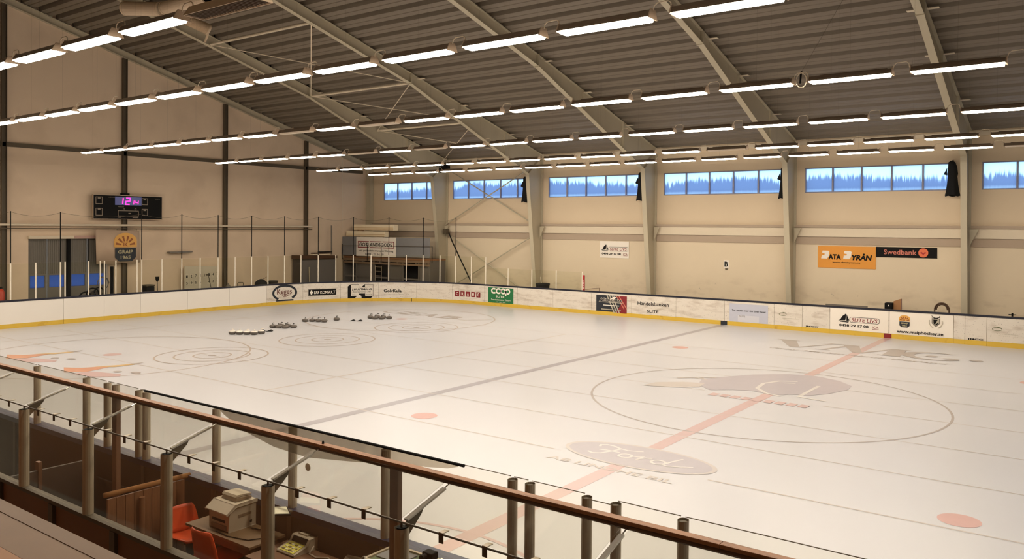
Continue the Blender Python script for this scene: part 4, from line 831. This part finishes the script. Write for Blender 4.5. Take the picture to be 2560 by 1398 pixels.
CL = [('nearest the left, with white tops', Vector((-21.1, -1.0, 0)), [(-.6, .0), (-.3, -.02), (.0, -.03), (.3, -.06), (.5, .2)], True),
      ('second from the left', Vector((-21.7, 1.25, 0)), [(-.48, .08), (-.2, .3), (-.2, -.02), (.12, -.12), (.1, .26), (.42, .05)], False),
      ('third from the left', Vector((-22.35, 3.85, 0)), [(-.68, -.1), (-.38, -.02), (-.08, -.1), (.22, -.2), (.62, .45)], False),
      ('farthest right', Vector((-21.0, 6.35, 0)), [(-.5, .2), (-.22, -.12), (-.2, .34), (.1, -.14), (.1, .22), (.42, .02)], False)]
for nm, c, offs, wh in CL:
    for i, (a, b) in enumerate(sorted(offs)):
        if proto[wh] is None: o = proto[wh] = stone(wh)
        else: o = copy_tree(proto[wh])
        p = c + R_ * a * 1.02 + D_ * b * 1.1; o.location = (p.x, p.y, .001); o.rotation_euler.z = random.uniform(-.6, .9)
        tag(o, 'grey curling stone, %s from left in the cluster %s' % (ORD[i], nm), 'curling stone', 'curling stones on the ice')
for i, (c, w_) in enumerate(((Vector((-21.35, .08, 0)), 'between the two left stone clusters'), (Vector((-21.25, 5.05, 0)), 'left of the farthest right stone cluster'))):
    t = thing('curling_hack', 'black rubber foothold lying on the ice ' + w_, 'foothold'); t.location = c; t.rotation_euler.z = .6
    for q in (-.17, .17): MB().prism([(q - .12, .002), (q + .12, .002), (q + .1, .04), (q + .03, .075), (q - .11, .02)], 1, -.09, .09, RUBBER).build('foot_pad', t)
    MB().box(-.1, .1, -.03, .03, .002, .02, RUBBER).build('bar', t)

# ================================================================== near side: boards, benches, stand
nbd = thing('near_boards', 'near rink boards with blue cap and clear glass in front of the benches', 'rink boards')
NX = [-11.5, -9.5, -7.5, -5.1, -3.4, -1.72, -.2, 1.33, 3.1, 4.72, 6.3, 7.9, 9.5, 11.5]
for a, b in zip(NX, NX[1:]):
    box('board_panel', a + .005, b - .005, -15.05, -15.0, .19, 1.125, WHITE_BOARD, nbd); box('kick_plate', a, b, -15.05, -14.985, 0, .19, YELLOW, nbd); box('top_rail', a, b, -15.16, -14.98, 1.13, 1.205, BLUECAP, nbd); box('back_panel', a + .03, b - .03, -15.12, -15.06, .15, 1.12, DARKBOX, nbd)
    box('back_stud', a - .04, a + .04, -15.14, -15.055, -.03, 1.125, DARKSTEEL, nbd)
NP = [-10.0, -8.38, -6.75, -5.1, -4.47, -4.23, -3.59, -3.39, -1.72, -.2, 1.33, 3.0, 3.2, 3.81, 4.1, 4.72, 6.3, 7.9]
for x in NP:
    mb = MB(); n = 14; K = mb.mi(GREYALU); rings = []
    for z in (1.2, 2.14):
        rings.append(len(mb.v)); mb.v += [(x + .045 * math.cos(2 * PI * q / n), -15.09 + .055 * math.sin(2 * PI * q / n), z) for q in range(n)]
    for q in range(n): mb.f.append((rings[0] + q, rings[0] + (q + 1) % n, rings[1] + (q + 1) % n, rings[1] + q)); mb.m.append(K)
    mb.build('glass_post', nbd, False); MB().lathe([(.036, 2.08), (.036, 2.125)], (x, -15.09, 0), DARKSTEEL, 12).build('hole_shade', nbd)  # dark plug stands in for the shade inside the open tube top
for a, b in zip(NP, NP[1:]):
    top = 2.165 if (a, b) != (3.81, 4.1) else 2.12
    gp = MB().box(a + .02, b - .02, -15.094, -15.086, 1.21, top, GLASS2).build('glass_pane', nbd)
    box('glass_edge', a + .02, b - .02, -15.094, -15.086, top, top + .006, EDGE, gp)
o = MB().lathe([(.045, 0), (.045, .006)], (0, 0, 0), WHITE, 20).build('speaking_hole', nbd); o.location = (.07, -15.085, 1.72); o.rotation_euler.x = PI / 2
ac = thing('acrylic_screen', 'smoked acrylic sheet hanging from a black tube behind the near glass', 'screen')
MB().tube([(-3.25, -15.2, 2.2), (2.5, -15.2, 2.2)], .016, BLACK, 8).build('tube', ac)
cur = [(-1.4, 2.14), (-1.0, 2.0), (-.4, 1.9), (.2, 1.88), (1.0, 1.97), (1.56, 2.06), (2.0, 2.1), (2.3, 2.14), (2.43, 2.18)]
MB().prism([(2.43, 2.195), (-1.5, 2.195)] + cur, 1, -15.205, -15.198, SMOKE).build('sheet', ac)
for q in range(9): MB().box(-.9 + q * .33, -.885 + q * .33, -15.21, -15.207, 2.02, 2.06, WHITE).build('reflection_tick', ac)  # white marks painted as reflections of the ceiling in the sheet

bw = thing('bench_back_wall', 'framed back wall of the bench area with short posts and low glass', 'partition')
BX = [-6.9, -5.22, -3.55, -1.91, -.28, 1.38, 3.05, 4.72, 6.4]; BY = -16.6
box('sill', -8, 8, BY - .05, BY + .05, 1.14, 1.185, DARKSTEEL, bw); box('foot_rail', -8, 8, BY - .04, BY + .04, -.03, .12, DARKSTEEL, bw)
for q in range(10):
    x = -7.05 + 1.447 * q; box('batten', x - .055, x + .055, BY - .06, BY + .03, .12, 1.14, DARKSTEEL, bw)
    box('panel', x + .056, x + 1.447 - .056, BY - .02, BY + .02, .12, 1.14, BROWNPANEL, bw)
for x in BX:
    mb = MB(); n = 14; K = mb.mi(GREYALU)
    for z in (1.185, 2.15): mb.v += [(x + .055 * math.cos(2 * PI * q / n), BY + .06 * math.sin(2 * PI * q / n), z) for q in range(n)]
    for q in range(n): mb.f.append((q, (q + 1) % n, n + (q + 1) % n, n + q)); mb.m.append(K)
    mb.build('post', bw)
    MB().lathe([(.04, 2.1), (.04, 2.152)], (x, BY, 0), BLACK, 12).build('hole_shade', bw)  # black disc gives the post top its shaded hollow
    MB().tube([(x, BY, 2.12), (x, BY, 2.19)], .01, DARKSTEEL, 6).build('pin', bw)
    g = MB().prism([(BY + .02, 2.02), (BY + .06, 2.19), (BY + .24, 2.24), (BY + .22, 2.2)], 0, x - .008, x + .008, DARKSTEEL).build('gusset', bw)
    MB().prism([(BY + .05, 2.185), (BY + .5, 2.318), (BY + .495, 2.333), (BY + .045, 2.2)], 0, x - .02, x + .02, POLISH).build('arm', bw)
    MB().tube([(x, BY + .47, 2.318), (x, BY + .58, 2.355)], .006, POLISH, 6).build('arm_rod', bw)
for a, b in zip(BX, BX[1:]):
    box('glass_pane', a + .03, b - .03, BY - .004, BY + .004, 1.19, 2.175, GLASS2, bw)
    MB().prism([(BY + .01, 2.196), (BY + .565, 2.365), (BY + .565, 2.371), (BY + .01, 2.202)], 0, a + .03, b - .03, GLASS2).build('tilted_pane', bw)
    MB().tube([(a, BY, 2.188), (b, BY, 2.188)], .008, DARKSTEEL, 6).build('glass_rail', bw)
    for f in (.25, .5, .75):
        x = a + (b - a) * f; MB().box(x - .022, x + .022, BY - .012, BY - .006, 2.125, 2.2, DARKSTEEL).box(x - .022, x + .022, BY - .012, BY + .06, 2.2, 2.206, GREYALU).build('clip', bw)
# raised bench floor
o = box('bench_floor', -8, 8, -16.55, -15.15, -.03, .12, DARKBOX); struct(o); o.name = 'floor_bench'
pt = thing('plank_partition', 'plank partition with round wooden handrail across the bench area', 'partition')
for q in range(9): y = -15.2 - q * .112; box('plank', -2.29, -2.26, y - .104, y, .12, 1.16, PLANK, pt)
MB().tube([(-2.27, -15.12, 1.2), (-2.27, -16.24, 1.22)], .032, mat('handrail_pine', (190, 138, 88), .45, var=.12, scale=3, stretch=(14, 1, 14)), 12).build('handrail', pt, True); MB().tube([(-2.21, -15.8, .12), (-2.21, -15.8, 1.1)], .035, PLANK, 10).build('upright', pt)
t = thing('pale_partition', 'pale board partition at the left end of the bench area', 'partition'); box('board', -4.75, -4.7, -16.5, -15.2, .12, 1.0, DARKBOX, t); box('edge_post', -4.78, -4.68, -15.95, -15.9, .12, 1.12, TIMBER, t)
t = thing('players_bench', 'dark wooden bench along the back wall of the left bench area', 'bench'); box('seat', -4.6, -2.6, -16.5, -16.15, .58, .63, WOOD_D, t); 
for x in (-4.4, -3.5, -2.8): box('leg', x, x + .06, -16.45, -16.2, .12, .58, DARKSTEEL, t)
box('back_board', -4.6, -2.6, -15.19, -15.165, .5, .75, DARKBOX, t)
# desks
t = thing('timekeeper_desk', 'brown desk with the printer in the bench area', 'desk'); box('top', -1.48, -.22, -15.66, -15.17, .87, .9, TABLETOP, t, .004)
for x in (-1.42, -.32): box('leg', x, x + .05, -15.6, -15.55, .12, .87, TIMBER, t); box('leg', x, x + .05, -15.25, -15.2, .12, .87, TIMBER, t)
box('apron', -1.4, -.3, -15.6, -15.58, .76, .87, TIMBER, t)
t = thing('console_desk', 'long brown counter under the near glass carrying the console', 'desk'); box('top', -.18, 2.6, -15.75, -15.17, .82, .85, mat('counter_brown', (120, 86, 62), .5, var=.1), t, .004); box('front_panel', -.1, 2.5, -15.6, -15.58, .12, .82, BROWNPANEL, t); box('side_panel', -.16, -.13, -15.7, -15.2, .12, .82, BROWNPANEL, t)
pr = thing('printer', 'cream multifunction printer standing on the desk', 'printer')
MB().prism([(-15.42, .905), (-15.06, .905), (-15.06, 1.17), (-15.36, 1.17), (-15.42, 1.1)], 0, -1.15, -.77, CREAM).build('body', pr, bevel=.01)
MB().prism([(-15.46, 1.11), (-15.34, 1.18), (-15.05, 1.185), (-15.05, 1.215), (-15.35, 1.215), (-15.47, 1.13)], 0, -1.17, -.75, CREAM).build('scanner_lid', pr, bevel=.006)
MB().prism([(-15.3, 1.22), (-15.08, 1.22), (-15.08, 1.245), (-15.28, 1.26)], 0, -1.1, -.82, CREAM_D).build('feeder_tray', pr); MB().prism([(-15.28, 1.262), (-15.06, 1.25), (-15.06, 1.27), (-15.26, 1.285)], 0, -1.12, -.85, CREAM).build('feeder_cover', pr)
MB().prism([(-15.455, 1.115), (-15.40, 1.15), (-15.405, 1.155), (-15.46, 1.12)], 0, -1.02, -.9, BLACK).build('display', pr); box('paper_slot', -1.1, -.85, -15.425, -15.42, 1.0, 1.03, BLACK, pr); box('paper_tray', -1.1, -.82, -15.44, -15.42, .92, .97, CREAM_D, pr); box('side_vent', -.77, -.765, -15.3, -15.12, 1.05, 1.08, CREAM_D, pr); box('power_switch', -.77, -.765, -15.14, -15.11, .95, .98, BLACK, pr)
pr.location.y = -.125
ck = thing('scoreboard_console', 'cream control console with yellow keypad on the counter', 'console')
MB().prism([(-15.46, .852), (-15.14, .852), (-15.14, .98), (-15.24, .98), (-15.28, .92), (-15.46, .875)], 0, .0, .3, CREAM).build('case', ck, bevel=.008); MB().prism([(-15.45, .88), (-15.29, .921), (-15.29, .926), (-15.45, .885)], 0, .03, .27, LIME).build('keypad', ck); MB().prism([(-15.277, .925), (-15.243, .977), (-15.247, .98), (-15.281, .93)], 0, .03, .27, BLACK).build('screen', ck)
for q in range(4):
    for r in range(3): x = .05 + q * .055; y = -15.43 + r * .045; MB().box(x, x + .035, y, y + .025, .89 + r * .0115, .898 + r * .0115, PAPER if (q + r) % 2 else CREAM_D).build('key', ck)
MB().box(.05, .2, -15.2, -15.15, .981, .995, CREAM).build('rear_block', ck)
t = thing('white_cable', 'white cable curling over the counter beside the console', 'cable'); MB().tube([(.315, -15.2, .9), (.36, -15.3, .86), (.5, -15.32, .86), (.62, -15.25, .86), (.75, -15.3, .86), (.7, -15.42, .86)], .009, CABLE, 6).build('cable', t)
t = thing('power_strip', 'cream power strip on the counter', 'power strip'); box('body', .62, .9, -15.52, -15.44, .852, .89, CREAM, t, .005); 
for q in range(3): MB().lathe([(.02, 0), (.02, .004)], (.68 + q * .08, -15.48, .89), CREAM_D, 10).build('socket', t)
t = thing('paper_roll', 'crumpled cream roll on the counter beside the case', 'roll'); MB().tube([(.95, -15.28, .92), (1.1, -15.25, .92)], .065, CREAM_D, 14).build('roll', t, True)
t = thing('cable_tangle', 'dark cable loops lying on the printer desk', 'cable'); MB().tube([(-.95, -15.6, .908), (-.7, -15.62, .908), (-.4, -15.55, .908), (-.28, -15.35, .908), (-.5, -15.25, .908), (-.7, -15.3, .908)], .006, BLACK, 5).build('cable', t)
t = thing('tablet', 'pale tablet lying on a small shelf at the glass post', 'tablet'); MB().prism([(-.36, -15.3), (-.12, -15.44), (.04, -15.3), (-.2, -15.16)], 2, 1.21, 1.23, BLACK).build('shell', t); MB().prism([(-.335, -15.3), (-.12, -15.42), (.015, -15.3), (-.2, -15.18)], 2, 1.231, 1.234, PAPER).build('sheet', t); box('bracket', -.2, -.1, -15.4, -15.165, 1.19, 1.208, DARKSTEEL, t)
kc = thing('equipment_case', 'open metal-edged case with green lining on the counter', 'case')
box('body', 1.58, 2.22, -15.62, -15.2, .852, 1.2, DARKBOX, kc); mb = MB()
for a in ((1.57, 2.23, -15.63, -15.6), (1.57, 2.23, -15.22, -15.19), (1.57, 1.6, -15.6, -15.22), (2.2, 2.23, -15.6, -15.22)): mb.box(a[0], a[1], a[2], a[3], 1.2, 1.225, GREYALU)
mb.build('edge_trim', kc); box('lining', 1.6, 2.2, -15.6, -15.22, 1.2, 1.205, mat('green_lining', (112, 126, 96), .7, var=.08), kc)
for x, y in ((1.58, -15.62), (2.22, -15.62), (2.22, -15.2), (1.58, -15.2)): MB().lathe([(.025, 1.19), (.03, 1.22), (.012, 1.24)], (x, y, 0), POLISH, 10).build('corner', kc)
box('tray', 1.62, 1.95, -15.5, -15.25, 1.206, 1.22, GREYPANEL, kc)
t = thing('black_camera', 'small black device sitting on the edge of the case', 'device'); box('body', 2.05, 2.18, -15.3, -15.2, 1.226, 1.3, BLACK, t, .01); MB().tube([(2.1, -15.3, 1.262), (2.1, -15.36, 1.262)], .03, BLACK, 12).build('lens', t)
# orange chairs
def chair(loc, rot, label, hb=1):
    t = thing('plastic_chair', label, 'chair', 'orange chairs'); t.location = loc; t.rotation_euler.z = rot; t.scale = (1.1, 1.1, 1.1)
    mb = MB(); K = mb.mi(ORANGE_PL); n = 10
    def shell(rows):
        g = len(mb.v)
        for (y, z, w_) in rows:
            for q in range(n + 1): u = q / n * 2 - 1; mb.v.append((u * w_, y + .04 * u * u * (1 if z > .46 else 0), z + .025 * u * u * (1 if z <= .46 else 0)))
        for r in range(len(rows) - 1):
            for q in range(n): a = g + r * (n + 1) + q; mb.f.append((a, a + 1, a + n + 2, a + n + 1)); mb.m.append(K)
    shell([(.22, .44, .2), (.18, .455, .21), (0, .445, .215), (-.15, .44, .21), (-.19, .45, .2)]); st = mb.build('seat', t, True); st.modifiers.new('t', 'SOLIDIFY').thickness = .012
    mb = MB(); K = mb.mi(ORANGE_PL); shell([(-.19, .46, .2), (-.215, .46 + .06 * hb, .2), (-.24, .46 + .19 * hb, .195), (-.27, .46 + .32 * hb, .18), (-.28, .46 + .37 * hb, .15)]); bk = mb.build('backrest', t, True); bk.modifiers.new('t', 'SOLIDIFY').thickness = .012
    for x in (-.17, .17):
        for y, dy in ((.15, .04), (-.15, -.05)): MB().tube([(x, y, .43), (x * 1.1, y + dy, 0)], .011, GREYALU, 8).build('leg', t)
    return t
chair((-1.74, -15.42, .12), -PI / 2, 'orange plastic chair facing the desk, beside the plank partition', .74); chair((-.82, -15.62, .12), 0.05, 'orange plastic chair seen from behind, nearer the back wall')
# ---- stand
sd = bpy.data.objects.new('floor_stand', None); C.objects.link(sd); struct(sd)
box('edge_board', -8, 14, -18.52, -18.4, 2.2, 2.315, mat('tan_edge', (112, 82, 50), .6, var=.1), sd); box('walkway', -8, 14, -19.9, -18.801, 2.2, 2.31, TAN, sd); box('upper_step', -8, 14, YN, -19.9, 2.2, 2.88, TAN, sd); box('fascia', -8, 14, -18.5, -18.44, -.03, 2.2, BROWNPANEL, sd); box('walk_strip', -8, 14, -18.80, -18.521, 2.2, 2.311, mat('tan_strip', (120, 88, 54), .6, var=.08), sd)
hr = thing('bench_handrail', 'brown wooden handrail on timber posts running above the bench area', 'handrail')
for a, b in ((-9.0, -3.2), (-3.197, .9), (.903, 5.41), (5.413, 9.0)):
    box('top_board', a, b, -16.03, -15.955, 2.37, 2.4, WOOD, hr, .003); box('lower_board', a, b, -16.022, -15.963, 2.335, 2.368, WOOD_D, hr, .002)
for x in (-7.28, -2.46, 2.38, 7.2): box('post', x - .05, x + .05, -16.02, -15.965, .12, 2.335, TIMBER, hr)
MB().lathe([(.012, 0), (.012, .01), (.006, .03)], (1.4, -15.99, 2.4), BLACK, 8).build('screw', hr)
